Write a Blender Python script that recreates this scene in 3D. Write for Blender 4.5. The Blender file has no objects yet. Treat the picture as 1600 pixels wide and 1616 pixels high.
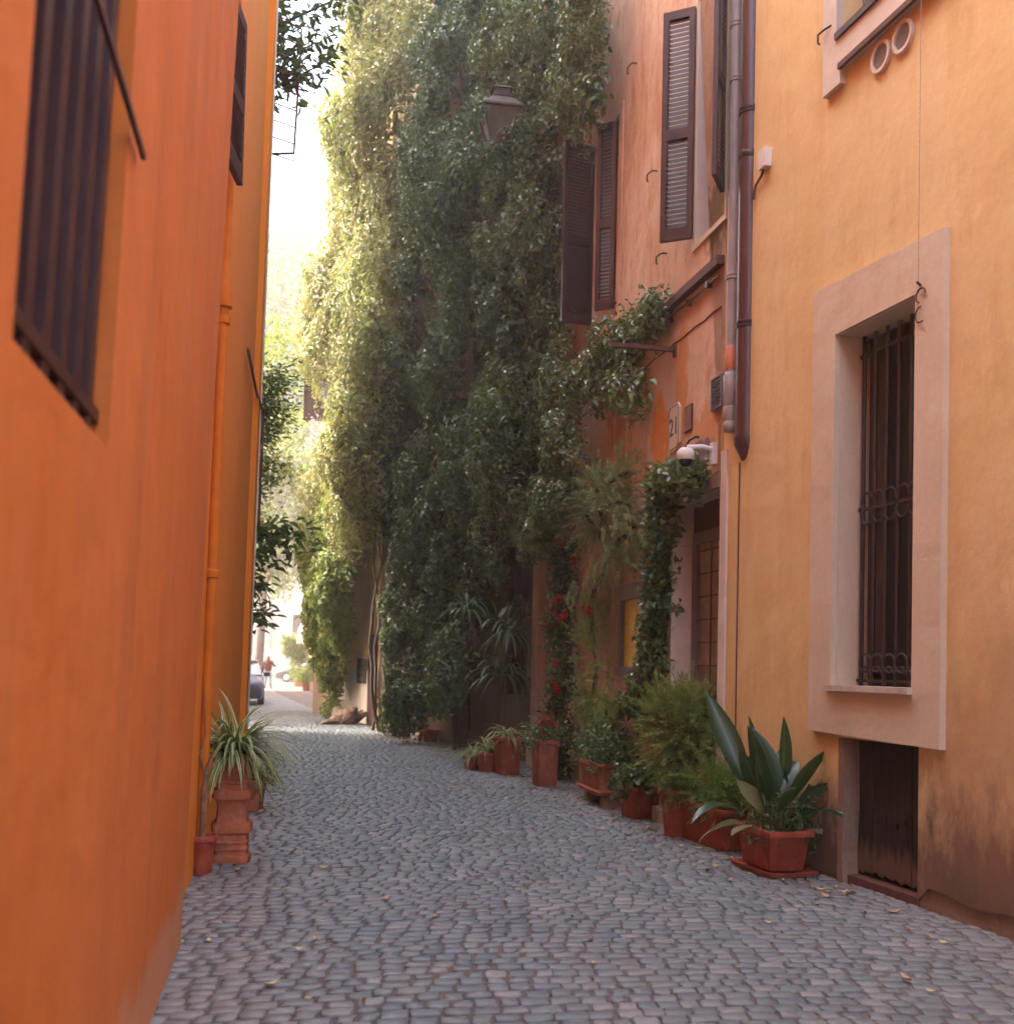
import bpy, math, random
import numpy as np
from mathutils import Vector, Matrix, noise
from mathutils.geometry import tessellate_polygon
R = math.radians
random.seed(7); rng = np.random.default_rng(11)
S = bpy.context.scene; COL = S.collection
# ------------------------------------------------------------ camera
F, PPX, PPY = 1700.0, 800.0, 997.0          # focal length and principal point in 1600 px units
TILT, ROLL, EYE = R(1.8), 0.022, 1.45
cd = bpy.data.cameras.new('camera'); cam = bpy.data.objects.new('camera', cd); COL.objects.link(cam)
cd.sensor_fit = 'VERTICAL'; cd.sensor_height = 36; cd.lens = F / 1616 * 36
cd.shift_x = (800 - PPX) / 1616; cd.shift_y = (PPY - 808) / 1616
cd.clip_start = 0.05; cd.clip_end = 2000
CR = Matrix.Rotation(math.pi / 2 + TILT, 3, 'X') @ Matrix.Rotation(ROLL, 3, 'Z')
cam.matrix_world = Matrix.Translation((0, 0, EYE)) @ CR.to_4x4()
cd.dof.use_dof = True; cd.dof.focus_distance = 9.0; cd.dof.aperture_fstop = 2.6
S.camera = cam
# ------------------------------------------------------------ world, sun, exposure
SUN_AZ, SUN_EL = R(-78), R(46)            # azimuth measured from the view direction (+Y), negative = left
sd = Vector((math.sin(SUN_AZ) * math.cos(SUN_EL), math.cos(SUN_AZ) * math.cos(SUN_EL), math.sin(SUN_EL)))
w = bpy.data.worlds.new('World'); S.world = w; w.use_nodes = True
nt = w.node_tree; bg = nt.nodes['Background']; sky = nt.nodes.new('ShaderNodeTexSky')
sky.sky_type = 'NISHITA'; sky.sun_disc = False; sky.sun_elevation = SUN_EL; sky.sun_rotation = SUN_AZ
sky.air_density = 1.0; sky.dust_density = 6.0; sky.ozone_density = 0.4
nt.links.new(sky.outputs[0], bg.inputs[0]); bg.inputs[1].default_value = 0.15
sl = bpy.data.lights.new('sun', 'SUN'); sl.energy = 1.3; sl.angle = R(10); sl.color = (1, .93, .82)
so = bpy.data.objects.new('sun', sl); COL.objects.link(so); so.rotation_euler = sd.to_track_quat('Z', 'Y').to_euler()
so.location = (-6, 20, 30)
S.view_settings.view_transform = 'Standard'; S.view_settings.look = 'None'
S.view_settings.gamma = 1; S.view_settings.exposure = 3.42; S.view_settings.use_curve_mapping = False
S.render.engine = 'CYCLES'
cy = S.cycles; cy.max_bounces = 8; cy.diffuse_bounces = 5; cy.glossy_bounces = 3; cy.transmission_bounces = 4
cy.transparent_max_bounces = 6; cy.volume_bounces = 1; cy.use_denoising = True; cy.caustics_reflective = False; cy.caustics_refractive = False
cy.sample_clamp_indirect = 6

# ------------------------------------------------------------ helpers
ORG = {}
def ray(x, y):
    return (CR @ Vector(((x - PPX) / F, (PPY - y) / F, -1))).normalized()
def proj(p):
    q = CR.transposed() @ (Vector(p) - Vector((0, 0, EYE)))
    return (PPX + F * q.x / -q.z, PPY - F * q.y / -q.z)
def G(x, y, z=0.0):
    d = ray(x, y); return Vector((0, 0, EYE)) + d * ((z - EYE) / d.z)
def at(x, y, D):
    d = ray(x, y); return Vector((0, 0, EYE)) + d * (D / d.y)

def tagp(o, label=None, cat=None, group=None, kind=None):
    for k, v in (('label', label), ('category', cat), ('group', group), ('kind', kind)):
        if v: o[k] = v
    return o
def thing(name, label, cat, loc=(0, 0, 0), group=None):
    o = bpy.data.objects.new(name, None); COL.objects.link(o); o.location = loc; o.empty_display_size = .1
    ORG[o.name] = Vector(loc); return tagp(o, label, cat, group)
def link_mesh(name, me, mat, parent, loc, label):
    if mat: me.materials.append(mat)
    o = bpy.data.objects.new(name, me); COL.objects.link(o)
    if parent is not None:
        o.parent = parent; ORG[o.name] = ORG[parent.name]
    else:
        o.location = loc if loc is not None else (0, 0, 0); ORG[o.name] = Vector(o.location)
    if label: o['label'] = label
    return o

class MB:
    def __init__(s): s.v = []; s.f = []; s.t = []
    def add(s, vs, fs, tone=None):
        b = len(s.v); s.v += [tuple(v) for v in vs]; s.f += [tuple(i + b for i in f) for f in fs]
        s.t += (tone if tone is not None else [0.0] * len(vs)); return s
    def box8(s, p):     # 8 points: bottom ring 4, top ring 4
        return s.add(p, [(3, 2, 1, 0), (4, 5, 6, 7), (0, 1, 5, 4), (1, 2, 6, 5), (2, 3, 7, 6), (3, 0, 4, 7)])
    def box(s, c, size, rz=0.0, taper=1.0):
        c = Vector(c); hx, hy, hz = size[0] / 2, size[1] / 2, size[2]; M = Matrix.Rotation(rz, 3, 'Z'); P = []
        for z, k in ((0, taper), (hz, 1)):
            for a, b in ((-1, -1), (1, -1), (1, 1), (-1, 1)): P.append(c + M @ Vector((a * hx * k, b * hy * k, z)))
        return s.box8(P)                                  # c = centre of the base
    def wbox(s, W, u0, u1, z0, z1, o0, o1):
        P = [W.P(u, z, o) for z in (z0, z1) for u, o in ((u0, o0), (u1, o0), (u1, o1), (u0, o1))]
        return s.box8(P)
    def tube(s, pts, r, n=8, cap=True):
        pts = [Vector(p) for p in pts]; rs = r if isinstance(r, (list, tuple)) else [r] * len(pts)
        V = []; Fs = []; ref = None
        for i, p in enumerate(pts):
            d = (pts[min(i + 1, len(pts) - 1)] - pts[max(i - 1, 0)])
            d = d.normalized() if d.length > 1e-9 else Vector((0, 0, 1))
            if ref is None: ref = d.orthogonal().normalized()
            a = (ref - d * ref.dot(d)); a = a.normalized() if a.length > 1e-6 else d.orthogonal().normalized()
            ref = a; b = d.cross(a)
            for k in range(n):
                t = 2 * math.pi * k / n; V.append(p + (a * math.cos(t) + b * math.sin(t)) * rs[i])
        for i in range(len(pts) - 1):
            for k in range(n):
                Fs.append((i * n + k, i * n + (k + 1) % n, (i + 1) * n + (k + 1) % n, (i + 1) * n + k))
        if cap: Fs += [tuple(range(n))[::-1], tuple(range((len(pts) - 1) * n, len(pts) * n))]
        return s.add(V, Fs)
    def lathe(s, prof, c, n=24, sq=0.0, sx=1, sy=1, rz=0):   # prof: list (r,z); sq>0 squares the section
        c = Vector(c); V = []; Fs = []
        for r_, z in prof:
            for k in range(n):
                t = 2 * math.pi * k / n; x, y = math.cos(t), math.sin(t)
                if sq:
                    m = max(abs(x), abs(y)); q = 1 / m; x, y = x * (1 + (q - 1) * sq), y * (1 + (q - 1) * sq)
                x *= r_ * sx; y *= r_ * sy
                V.append(c + Vector((x * math.cos(rz) - y * math.sin(rz), x * math.sin(rz) + y * math.cos(rz), z)))
        for i in range(len(prof) - 1):
            for k in range(n): Fs.append((i * n + k, i * n + (k + 1) % n, (i + 1) * n + (k + 1) % n, (i + 1) * n + k))
        Fs.append(tuple(range(n))[::-1])
        if prof[-1][0] > .001: Fs.append(tuple(range((len(prof) - 1) * n, len(prof) * n)))
        return s.add(V, Fs)
    def prism(s, W, outer, o0, o1, holes=(), back=True):
        loops = [list(outer)] + [list(h) for h in holes]; flat = [p for l in loops for p in l]
        tri = tessellate_polygon([[Vector((p[0], p[1], 0)) for p in l] for l in loops]); n = len(flat)
        V = [W.P(u, z, o1) for u, z in flat] + [W.P(u, z, o0) for u, z in flat]
        Fs = [tuple(t) for t in tri] + ([tuple(i + n for i in t[::-1]) for t in tri] if back else [])
        b = 0
        for l in loops:
            m = len(l)
            for i in range(m): Fs.append((b + i, b + (i + 1) % m, b + (i + 1) % m + n, b + i + n))
            b += m
        return s.add(V, Fs)
    def blade(s, base, d, L, Wd, droop=.5, seg=6, fold=.25, prof=None, side=None, bend=None):
        base = Vector(base); d = Vector(d).normalized(); p = base.copy(); V = []; T = []
        sdv = (side or d.cross(Vector((0, 0, 1)))); sdv = Vector(sdv)
        sdv = sdv.normalized() if sdv.length > 1e-4 else Vector((1, 0, 0))
        for i in range(seg + 1):
            t = i / seg; wv = Wd * (prof(t) if prof else (min(1, t * 6 + .35) * (1 - t) ** .6)) * .5 + .0006
            up = sdv.cross(d).normalized()
            V += [p - sdv * wv + up * wv * fold, p, p + sdv * wv + up * wv * fold]; T += [1.0, 0.0, 1.0]
            if bend is not None: d = d + bend / seg
            d = (d + Vector((0, 0, -1)) * droop / seg * (1 + t)).normalized(); p = p + d * (L / seg)
        Fs = []
        for i in range(seg):
            for k in range(2): Fs.append((i * 3 + k, i * 3 + k + 1, i * 3 + k + 4, i * 3 + k + 3))
        return s.add(V, Fs, T)
    def build(s, name, mat, parent=None, loc=None, smooth=False, label=None, fix=True):
        org = ORG[parent.name] if parent is not None else Vector(loc if loc is not None else (0, 0, 0))
        me = bpy.data.meshes.new(name); me.from_pydata([(v[0] - org.x, v[1] - org.y, v[2] - org.z) for v in s.v], [], s.f)
        if any(s.t):
            a = me.attributes.new('tone', 'FLOAT', 'POINT'); a.data.foreach_set('value', s.t)
        if fix:
            import bmesh
            bm = bmesh.new(); bm.from_mesh(me); bmesh.ops.recalc_face_normals(bm, faces=bm.faces); bm.to_mesh(me); bm.free()
        if smooth:
            me.polygons.foreach_set('use_smooth', [True] * len(me.polygons))
            if smooth != 'all': me.set_sharp_from_angle(angle=R(40))
        me.update(); return link_mesh(name, me, mat, parent, loc, label)

def leaves(name, mat, parent, pos, nrm, L, Wd, loc=None, up=None, fold=.25, label=None, tip=.5):
    """one mesh of many small folded leaves. pos/nrm (n,3), L/Wd arrays"""
    n = len(pos); pos = np.asarray(pos, float); nrm = np.asarray(nrm, float)
    nrm /= np.linalg.norm(nrm, axis=1, keepdims=True) + 1e-9
    d = rng.normal(size=(n, 3)) if up is None else np.asarray(up, float) + rng.normal(size=(n, 3)) * .35
    d -= nrm * (d * nrm).sum(1, keepdims=True); d /= np.linalg.norm(d, axis=1, keepdims=True) + 1e-9
    sdv = np.cross(d, nrm); L = np.asarray(L)[:, None] * np.ones((n, 1)); Wd = np.asarray(Wd)[:, None] * np.ones((n, 1)) / 2
    lift = nrm * Wd * fold * 2; dn = -nrm * L * .12
    V = np.empty((n, 6, 3))
    V[:, 0] = pos; V[:, 1] = pos + d * L * .28 - sdv * Wd + lift; V[:, 2] = pos + d * L * .66 - sdv * Wd * .8 + lift
    V[:, 3] = pos + d * L + dn; V[:, 4] = pos + d * L * .66 + sdv * Wd * .8 + lift; V[:, 5] = pos + d * L * .28 + sdv * Wd + lift
    org = ORG[parent.name] if parent is not None else Vector(loc or (0, 0, 0))
    V = V.reshape(-1, 3) - np.array(org); me = bpy.data.meshes.new(name)
    me.vertices.add(6 * n); me.vertices.foreach_set('co', V.ravel())
    idx = (np.arange(n)[:, None] * 6 + np.array([0, 1, 2, 3, 0, 3, 4, 5])[None, :]).ravel()
    me.loops.add(8 * n); me.loops.foreach_set('vertex_index', idx.astype(np.int32))
    me.polygons.add(2 * n); me.polygons.foreach_set('loop_start', (np.arange(2 * n) * 4).astype(np.int32))
    me.update(calc_edges=True); me.validate()
    return link_mesh(name, me, mat, parent, loc, label)

class Wall:
    def __init__(s, x0, D0, x1, D1, side, lean=0.0):
        s.p = Vector((x0, D0, 0)); e = Vector((x1, D1, 0)) - s.p; s.len = e.length; s.u = e.normalized()
        s.n = Vector((-s.u.y, s.u.x, 0)) if side == 'R' else Vector((s.u.y, -s.u.x, 0)); s.lean = lean
        s.ang = math.atan2(s.u.y, s.u.x)
    def P(s, u, z, o=0.0): return s.p + s.u * u + s.n * (o + s.lean * z) + Vector((0, 0, z))
    def hit(s, x, y, o=0.0):
        d = ray(x, y); N = s.n - Vector((0, 0, 1)) * s.lean; c = Vector((0, 0, EYE))
        t = ((s.p + s.n * o) - c).dot(N) / d.dot(N); q = c + d * t - s.p
        return q.dot(s.u), q.z
    def U(s, x, y, o=0.0): return s.hit(x, y, o)[0]
    def rect(s, x0, y0, x1, y1): pass

# ------------------------------------------------------------ materials
MATS = {}
class NT:
    def __init__(s, name, rough=.8, spec=.5, metal=0.0):
        s.m = bpy.data.materials.new(name); s.m.use_nodes = True; s.t = s.m.node_tree; s.N = s.t.nodes
        s.b = s.N['Principled BSDF']; s.b.inputs['Roughness'].default_value = rough
        s.b.inputs['Specular IOR Level'].default_value = spec; s.b.inputs['Metallic'].default_value = metal
        s.pos = s.N.new('ShaderNodeNewGeometry').outputs['Position']; MATS[name] = s.m
    def L(s, a, b): s.t.links.new(a, b)
    def scale(s, sc, src=None):
        n = s.N.new('ShaderNodeVectorMath'); n.operation = 'MULTIPLY'; s.L(src or s.pos, n.inputs[0]); n.inputs[1].default_value = sc; return n.outputs[0]
    def noise(s, sc=1.0, det=5, rough=.6, vec=None, xyz=(1, 1, 1), dist=0.0):
        n = s.N.new('ShaderNodeTexNoise'); n.inputs['Scale'].default_value = sc; n.inputs['Detail'].default_value = det
        n.inputs['Roughness'].default_value = rough; n.inputs['Distortion'].default_value = dist
        s.L(s.scale(xyz, vec), n.inputs['Vector']); return n.outputs['Fac']
    def ramp(s, fac, stops):
        n = s.N.new('ShaderNodeValToRGB'); e = n.color_ramp.elements
        while len(e) < len(stops): e.new(.5)
        for i, (p, c) in enumerate(stops):
            e[i].position = p; e[i].color = (c, c, c, 1) if isinstance(c, (int, float)) else (*c, 1)
        s.L(fac, n.inputs[0]); return n.outputs[0]
    def mix(s, f, a, b, mode='MIX'):
        n = s.N.new('ShaderNodeMix'); n.data_type = 'RGBA'; n.blend_type = mode
        for sk, v in ((n.inputs[0], f), (n.inputs[6], a), (n.inputs[7], b)):
            if isinstance(v, (int, float)): sk.default_value = v
            elif isinstance(v, tuple): sk.default_value = (*v, 1)
            else: s.L(v, sk)
        return n.outputs[2]
    def math(s, op, a, b=0.0, clamp=False):
        n = s.N.new('ShaderNodeMath'); n.operation = op; n.use_clamp = clamp
        for sk, v in ((n.inputs[0], a), (n.inputs[1], b)):
            if isinstance(v, (int, float)): sk.default_value = v
            else: s.L(v, sk)
        return n.outputs[0]
    def sep(s, i):
        n = s.N.new('ShaderNodeSeparateXYZ'); s.L(s.pos, n.inputs[0]); return n.outputs[i]
    def color(s, c):
        if isinstance(c, tuple): s.b.inputs['Base Color'].default_value = (*c, 1)
        else: s.L(c, s.b.inputs['Base Color'])
        return s
    def bump(s, h, st=.3, d=.01):
        n = s.N.new('ShaderNodeBump'); n.inputs['Strength'].default_value = st; n.inputs['Distance'].default_value = d
        s.L(h, n.inputs['Height']); s.L(n.outputs[0], s.b.inputs['Normal']); return s
    def island(s):
        n = s.N.new('ShaderNodeNewGeometry'); return n.outputs['Random Per Island']

def plaster(name, base, light, dark, streak=.5, grain=1.0, bump=.25):
    m = NT(name, .9, .2)
    a = m.noise(.9, 6, .62, xyz=(1, 1, .35), dist=.6); b = m.noise(5, 5, .7, xyz=(1, 1, .22)); c = m.noise(28, 4, .7)
    col = m.mix(m.ramp(a, [(.32, 0.0), (.72, 1.0)]), base, light)
    col = m.mix(m.math('MULTIPLY', m.ramp(b, [(.5, 0.0), (.78, 1.0)]), streak), col, dark)
    col = m.mix(m.math('MULTIPLY', m.ramp(c, [(.35, 1.0), (.6, 0.0)]), .16 * grain), col, dark)
    h = m.math('ADD', m.math('MULTIPLY', m.noise(2.2, 3, .5), 2.5), m.math('MULTIPLY', m.noise(45, 4, .7), .22))
    m.color(col).bump(h, bump, .03); m.col = col; return m
def spot(m, p, rad, edge=.35, nsc=5.0, namp=1.0, seed=0.0):
    """ragged patch mask around a point p with radii rad"""
    n = m.N.new('ShaderNodeVectorMath'); n.operation = 'SUBTRACT'; m.L(m.pos, n.inputs[0]); n.inputs[1].default_value = tuple(p)
    v = m.scale(tuple(1 / r for r in rad), n.outputs[0]); l = m.N.new('ShaderNodeVectorMath'); l.operation = 'LENGTH'; m.L(v, l.inputs[0])
    nn = m.noise(nsc, 6, .65, xyz=(1, 1, .45)); d = m.math('ADD', l.outputs['Value'], m.math('MULTIPLY', m.math('SUBTRACT', nn, .5), 2.4 * namp))
    return m.ramp(d, [(max(0, .8 - edge), 1.0), (min(1, .8), 0.0)])
def simple(name, c, rough=.6, var=.25, sc=6, metal=0.0, spec=.5, bump=.1, c2=None):
    m = NT(name, rough, spec, metal); n = m.noise(sc, 5, .65)
    d = c2 or tuple(x * (1 - var) for x in c)
    m.color(m.mix(m.ramp(n, [(.35, 0.0), (.7, 1.0)]), c, d))
    if bump: m.bump(m.noise(sc * 6, 4, .7), bump, .006)
    return m.m
def leafmat(name, cols, trans=.3, rough=.45, spec=.5, tone=None, mean=.5):
    m = NT(name, rough, spec); i = m.island()
    k = len(cols); r = m.ramp(i, [(j / max(1, k - 1), c) for j, c in enumerate(cols)])
    big = m.noise(.9, 3, .5); r = m.mix(m.ramp(big, [(.38, 0.0), (.66, .45)]), r, cols[-1])
    big2 = m.noise(3.2, 3, .6); r = m.mix(m.ramp(big2, [(.50, 0.0), (.66, .6)]), r, cols[0])
    if tone:
        at_ = m.N.new('ShaderNodeAttribute'); at_.attribute_name = 'tone'
        r = m.mix(m.ramp(at_.outputs['Fac'], [(tone[1], 0.0), (min(1, tone[1] + .15), 1.0)]), r, tone[0])
    m.color(r)
    if trans:
        tr = m.N.new('ShaderNodeBsdfTranslucent'); mx = m.N.new('ShaderNodeMixShader'); mx.inputs[0].default_value = trans
        m.L(m.mix(.35, r, (.24, .30, .05)), tr.inputs[0]); m.L(m.b.outputs[0], mx.inputs[1]); m.L(tr.outputs[0], mx.inputs[2])
        m.L(mx.outputs[0], m.N['Material Output'].inputs['Surface'])
    return m.m

M = {}
# yellow house plaster: damp stains with their own shape along the foot of the wall
m = plaster('yellow_plaster', (.69, .475, .215), (.75, .56, .31), (.54, .315, .135), .55)
dm = m.math('SUBTRACT', m.math('ADD', m.sep(2), m.math('MULTIPLY', m.noise(2.6, 6, .7, xyz=(1, 1, .4)), -1.9)), -.62)
msk = m.ramp(dm, [(.0, 1.0), (.52, 0.0)]); col = m.mix(m.math('MULTIPLY', msk, .93), m.col, (.10, .065, .058))
m.color(m.mix(m.math('MULTIPLY', spot(m, (2.45, 6.2, 1.0), (1.1, 1.1, 1.5), .6, 2.0), .45), col, (.36, .17, .10))); M['yellow'] = m.m
m = plaster('raw_plaster', (.24, .16, .12), (.33, .23, .17), (.11, .075, .06), .8, 1.5, .6); M['raw'] = m.m
# peach wall with peeled patches
m = plaster('peach_plaster', (.56, .32, .20), (.68, .49, .37), (.42, .19, .10), 1.0, 2.2, .5)
M['peach_node'] = m; M['peach'] = m.m
m = plaster('orange_plaster', (.53, .145, .026), (.56, .185, .055), (.42, .10, .02), .55, .8, .4)
wm = m.ramp(m.math('ADD', m.sep(2), m.math('MULTIPLY', m.noise(3.5, 6, .7, xyz=(1, 1, .6)), -.50)), [(.0, 1.0), (.12, 0.0)])
m.color(m.mix(m.math('MULTIPLY', wm, .5), m.mix(m.math('MULTIPLY', m.ramp(m.noise(1.3, 7, .7, xyz=(3, 3, .25)), [(.5, 0.0), (.75, 1.0)]), .5), m.col, (.30, .11, .055)), (.50, .31, .23))); M['orange'] = m.m
m = plaster('deep_orange_plaster', (.72, .21, .016), (.74, .25, .035), (.62, .165, .012), .3, .5, .12); M['orange2'] = m.m
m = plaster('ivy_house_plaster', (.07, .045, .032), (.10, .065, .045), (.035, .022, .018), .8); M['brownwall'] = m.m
m = plaster('ochre_plaster', (.70, .42, .13), (.74, .55, .32), (.55, .26, .07), .6); M['ochre'] = m.m
m = plaster('cream_plaster', (.54, .475, .38), (.58, .52, .43), (.40, .34, .26), .3, .5, .1); M['cream'] = m.m
m = plaster('pink_plaster', (.70, .46, .33), (.74, .55, .44), (.55, .3, .2), .4); M['pink'] = m.m
m = plaster('pink_stone', (.61, .495, .36), (.67, .56, .43), (.46, .35, .245), .35, 1.3, .3); M['surround'] = m.m
M['marble'] = simple('worn_marble', (.58, .50, .43), .5, .35, 9)
M['stonecol'] = plaster('column_stone', (.42, .32, .26), (.55, .45, .38), (.22, .14, .11), .8, 1.6, .5).m
M['shutter'] = simple('shutter_paint', (.060, .020, .022), .45, .35, 9, bump=.15)
M['pipe'] = simple('brown_pipe', (.085, .028, .028), .38, .3, 4, spec=.6)
M['greypipe'] = simple('grey_pipe', (.36, .30, .28), .5, .25, 4)
M['redpipe'] = simple('red_collar', (.62, .20, .11), .6, .2, 4)
M['iron'] = simple('dark_iron', (.030, .018, .022), .5, .5, 12, metal=.3, c2=(.07, .035, .03))
M['rust'] = simple('rusty_iron', (.14, .045, .03), .8, .5, 14, c2=(.06, .025, .02), bump=.4)
M['grille'] = simple('grille_iron', (.040, .024, .027), .5, .4, 12, c2=(.02, .012, .014))
M['pipeorange'] = simple('orange_pipe_paint', (.60, .165, .018), .8, .2, 5, spec=.2)
M['dark'] = simple('painted_room_shade', (.012, .008, .010), .9, .4, 3, bump=0)  # near-black colour stands for the unlit space behind openings
M['redinterior'] = simple('dark_red_transom', (.11, .022, .014), .6, .5, 5)
M['greyframe'] = simple('grey_paint', (.16, .15, .17), .5, .2, 8)
M['white'] = simple('white_paint', (.72, .68, .64), .45, .1, 5)
M['offwhite'] = simple('off_white_plaster', (.66, .56, .48), .8, .2, 5)
M['black'] = simple('black_rubber', (.012, .012, .014), .5, .2, 9)
M['unused2'] = simple('terracotta_plain', (.37, .105, .058), .8, .5, 9, c2=(.19, .05, .035), bump=.25)
def terracotta(name, c1, c2, lime):
    m = NT(name, .82, .25); n = m.noise(7, 5, .65); k = m.mix(m.ramp(n, [(.35, 0.0), (.7, 1.0)]), c1, c2); l_ = m.noise(11, 7, .72, xyz=(1, 1, .5))
    m.color(m.mix(m.ramp(l_, [(.54, 0.0), (.72, lime)]), k, (.50, .34, .26))).bump(m.noise(60, 4, .7), .25, .004); return m.m
M['terra_red'] = terracotta('red_terracotta', (.40, .085, .045), (.22, .042, .03), .45)
M['terra'] = terracotta('terracotta', (.46, .145, .075), (.27, .075, .045), .6)
M['unused'] = simple('red_terracotta', (.32, .066, .040), .7, .5, 6, c2=(.17, .032, .026), bump=.2)
M['terra_pale'] = simple('pale_terracotta', (.50, .19, .09), .8, .3, 7, c2=(.36, .13, .07))
M['soil'] = simple('soil', (.05, .03, .02), .95, .5, 30)
M['wood'] = None
m = NT('old_door_wood', .8, .25); a = m.noise(3, 7, .7, xyz=(14, 14, .9)); bb = m.noise(1.5, 4, .6)
c = m.mix(m.ramp(a, [(.35, 0.0), (.7, 1.0)]), (.014, .010, .012), (.055, .038, .038))
wr = m.ramp(m.math('ADD', m.sep(2), m.math('MULTIPLY', m.noise(5, 6, .7, xyz=(3, 3, .5)), -.42)), [(0.0, 1.0), (.10, 0.0)])
m.color(m.mix(m.math('MULTIPLY', wr, .8), c, (.17, .10, .075))).bump(a, .6, .01); M['wood'] = m.m
M['brownwood'] = simple('brown_wood', (.08, .036, .026), .6, .5, 7, c2=(.035, .016, .013))
M['bark'] = simple('bark', (.10, .065, .045), .9, .5, 16, c2=(.045, .028, .02), bump=.5)
M['driftwood'] = simple('driftwood', (.30, .18, .12), .85, .5, 12, c2=(.09, .05, .04), bump=.6)
M['glass'] = simple('window_glass', (.10, .09, .085), .08, .4, 2, spec=.8, bump=0)
M['amber'] = simple('amber_curtain', (.34, .26, .18), .3, .5, 6, bump=0, spec=.7)
m = NT('yellow_display', .25, .6); v = m.noise(9, 5, .7, xyz=(1, 1, 4)); m.color(m.mix(m.ramp(v, [(.3, 0.0), (.7, 1.0)]), (.75, .60, .06), (.45, .40, .05))); M['display'] = m.m
M['lampiron'] = simple('old_lantern_metal', (.085, .055, .042), .75, .5, 12, c2=(.04, .028, .024))
M['lampglass'] = simple('lantern_glass', (.13, .095, .06), .75, .4, 5, spec=.2, bump=0)
M['ledge'] = simple('stone_ledge', (.30, .14, .085), .85, .4, 9, bump=.3)

# foliage
M['ivy'] = leafmat('dark_ivy_leaf', [(.018, .050, .028), (.035, .085, .040), (.06, .12, .045), (.11, .16, .05)], .2, .46, .45)
M['ivy2'] = leafmat('glossy_leaf', [(.03, .07, .025), (.06, .12, .04), (.11, .17, .05), (.20, .25, .08)], .25, .33, .7)
M['wist'] = leafmat('wisteria_leaf', [(.10, .13, .035), (.18, .20, .06), (.27, .27, .09), (.34, .28, .13)], .3, .5, .4)
M['yel'] = leafmat('light_green_leaf', [(.06, .12, .02), (.14, .20, .03), (.24, .27, .04)], .4, .45, .5)
M['lilac'] = leafmat('lilac_petal', [(.38, .34, .55), (.52, .48, .66), (.30, .26, .46)], .4, .7, .2)
M['magn'] = leafmat('magnolia_leaf', [(.04, .09, .03), (.07, .13, .04), (.12, .18, .05)], .35, .3, .6)
M['fern'] = leafmat('fern_needles', [(.10, .24, .05), (.18, .34, .07), (.32, .40, .10), (.30, .26, .08)], .3, .6, .3)
M['fern2'] = leafmat('grey_fern_needles', [(.15, .23, .10), (.23, .31, .13), (.30, .32, .16)], .3, .6, .3)
M['plane'] = leafmat('plane_tree_leaf', [(.20, .25, .07), (.30, .34, .10), (.40, .42, .16)], .45, .6, .3)
M['spider'] = leafmat('striped_blade', [(.05, .13, .03), (.08, .17, .04)], .25, .4, .5, tone=((.58, .56, .24), .5))
M['cord'] = leafmat('strap_leaf', [(.03, .08, .04), (.06, .13, .07), (.10, .17, .08)], .2, .4, .5)
M['aspi'] = leafmat('broad_dark_leaf', [(.06, .11, .035), (.05, .10, .03)], .12, .33, .5, tone=((.014, .046, .013), .04))
M['aspi_pale'] = leafmat('pale_leaf', [(.16, .22, .12), (.30, .30, .14)], .2, .3, .6)
M['redpet'] = leafmat('red_petal', [(.50, .012, .012), (.35, .01, .01)], .3, .5, .3)
M['dry'] = leafmat('dry_leaf', [(.52, .30, .16), (.60, .42, .22), (.28, .12, .06), (.55, .40, .12)], .2, .7, .2)

# ------------------------------------------------------------ setting: ground and paving
m = NT('ground_dirt', .95, .2); n1 = m.noise(.7, 5, .6); n2 = m.noise(40, 4, .7)
m.color(m.mix(m.ramp(n1, [(.35, 0.0), (.7, 1.0)]), m.mix(n2, (.125, .12, .118), (.06, .057, .056)), (.15, .11, .095))); M['dirt'] = m.m
gb = MB(); gb.add([(-150, -60, -.009), (150, -60, -.009), (150, 320, -.009), (-150, 320, -.009)], [(0, 1, 2, 3)])
tagp(gb.build('ground', M['dirt']), kind='structure')
m = NT('basalt_setts', .55, .45); isl = m.island(); big = m.noise(.55, 4, .6); fine = m.noise(55, 5, .75); mid = m.noise(9, 4, .6)
c = m.ramp(isl, [(0, (.135, .168, .180)), (.35, (.162, .196, .205)), (.7, (.192, .222, .225)), (.92, (.225, .245, .238)), (1, (.30, .30, .30))])
c = m.mix(m.math('MULTIPLY', fine, .6), c, (.06, .062, .068)); c = m.mix(m.ramp(m.noise(1.7, 5, .6, xyz=(1, .6, 1)), [(.5, 0.0), (.68, .4)]), c, (.09, .092, .095)); c = m.mix(m.ramp(big, [(.45, 0.0), (.7, .35)]), c, (.18, .17, .17))
at_ = m.N.new('ShaderNodeAttribute'); at_.attribute_name = 'tone'
c = m.mix(m.math('MULTIPLY', at_.outputs['Fac'], .75), c, m.mix(mid, (.26, .215, .19), (.165, .145, .135)))
m.color(c); m.bump(m.math('ADD', fine, m.math('MULTIPLY', mid, 1.5)), .35, .006)
m.L(m.ramp(mid, [(.3, .34), (.7, .6)]), m.b.inputs['Roughness']); M['setts'] = m.m

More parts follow.
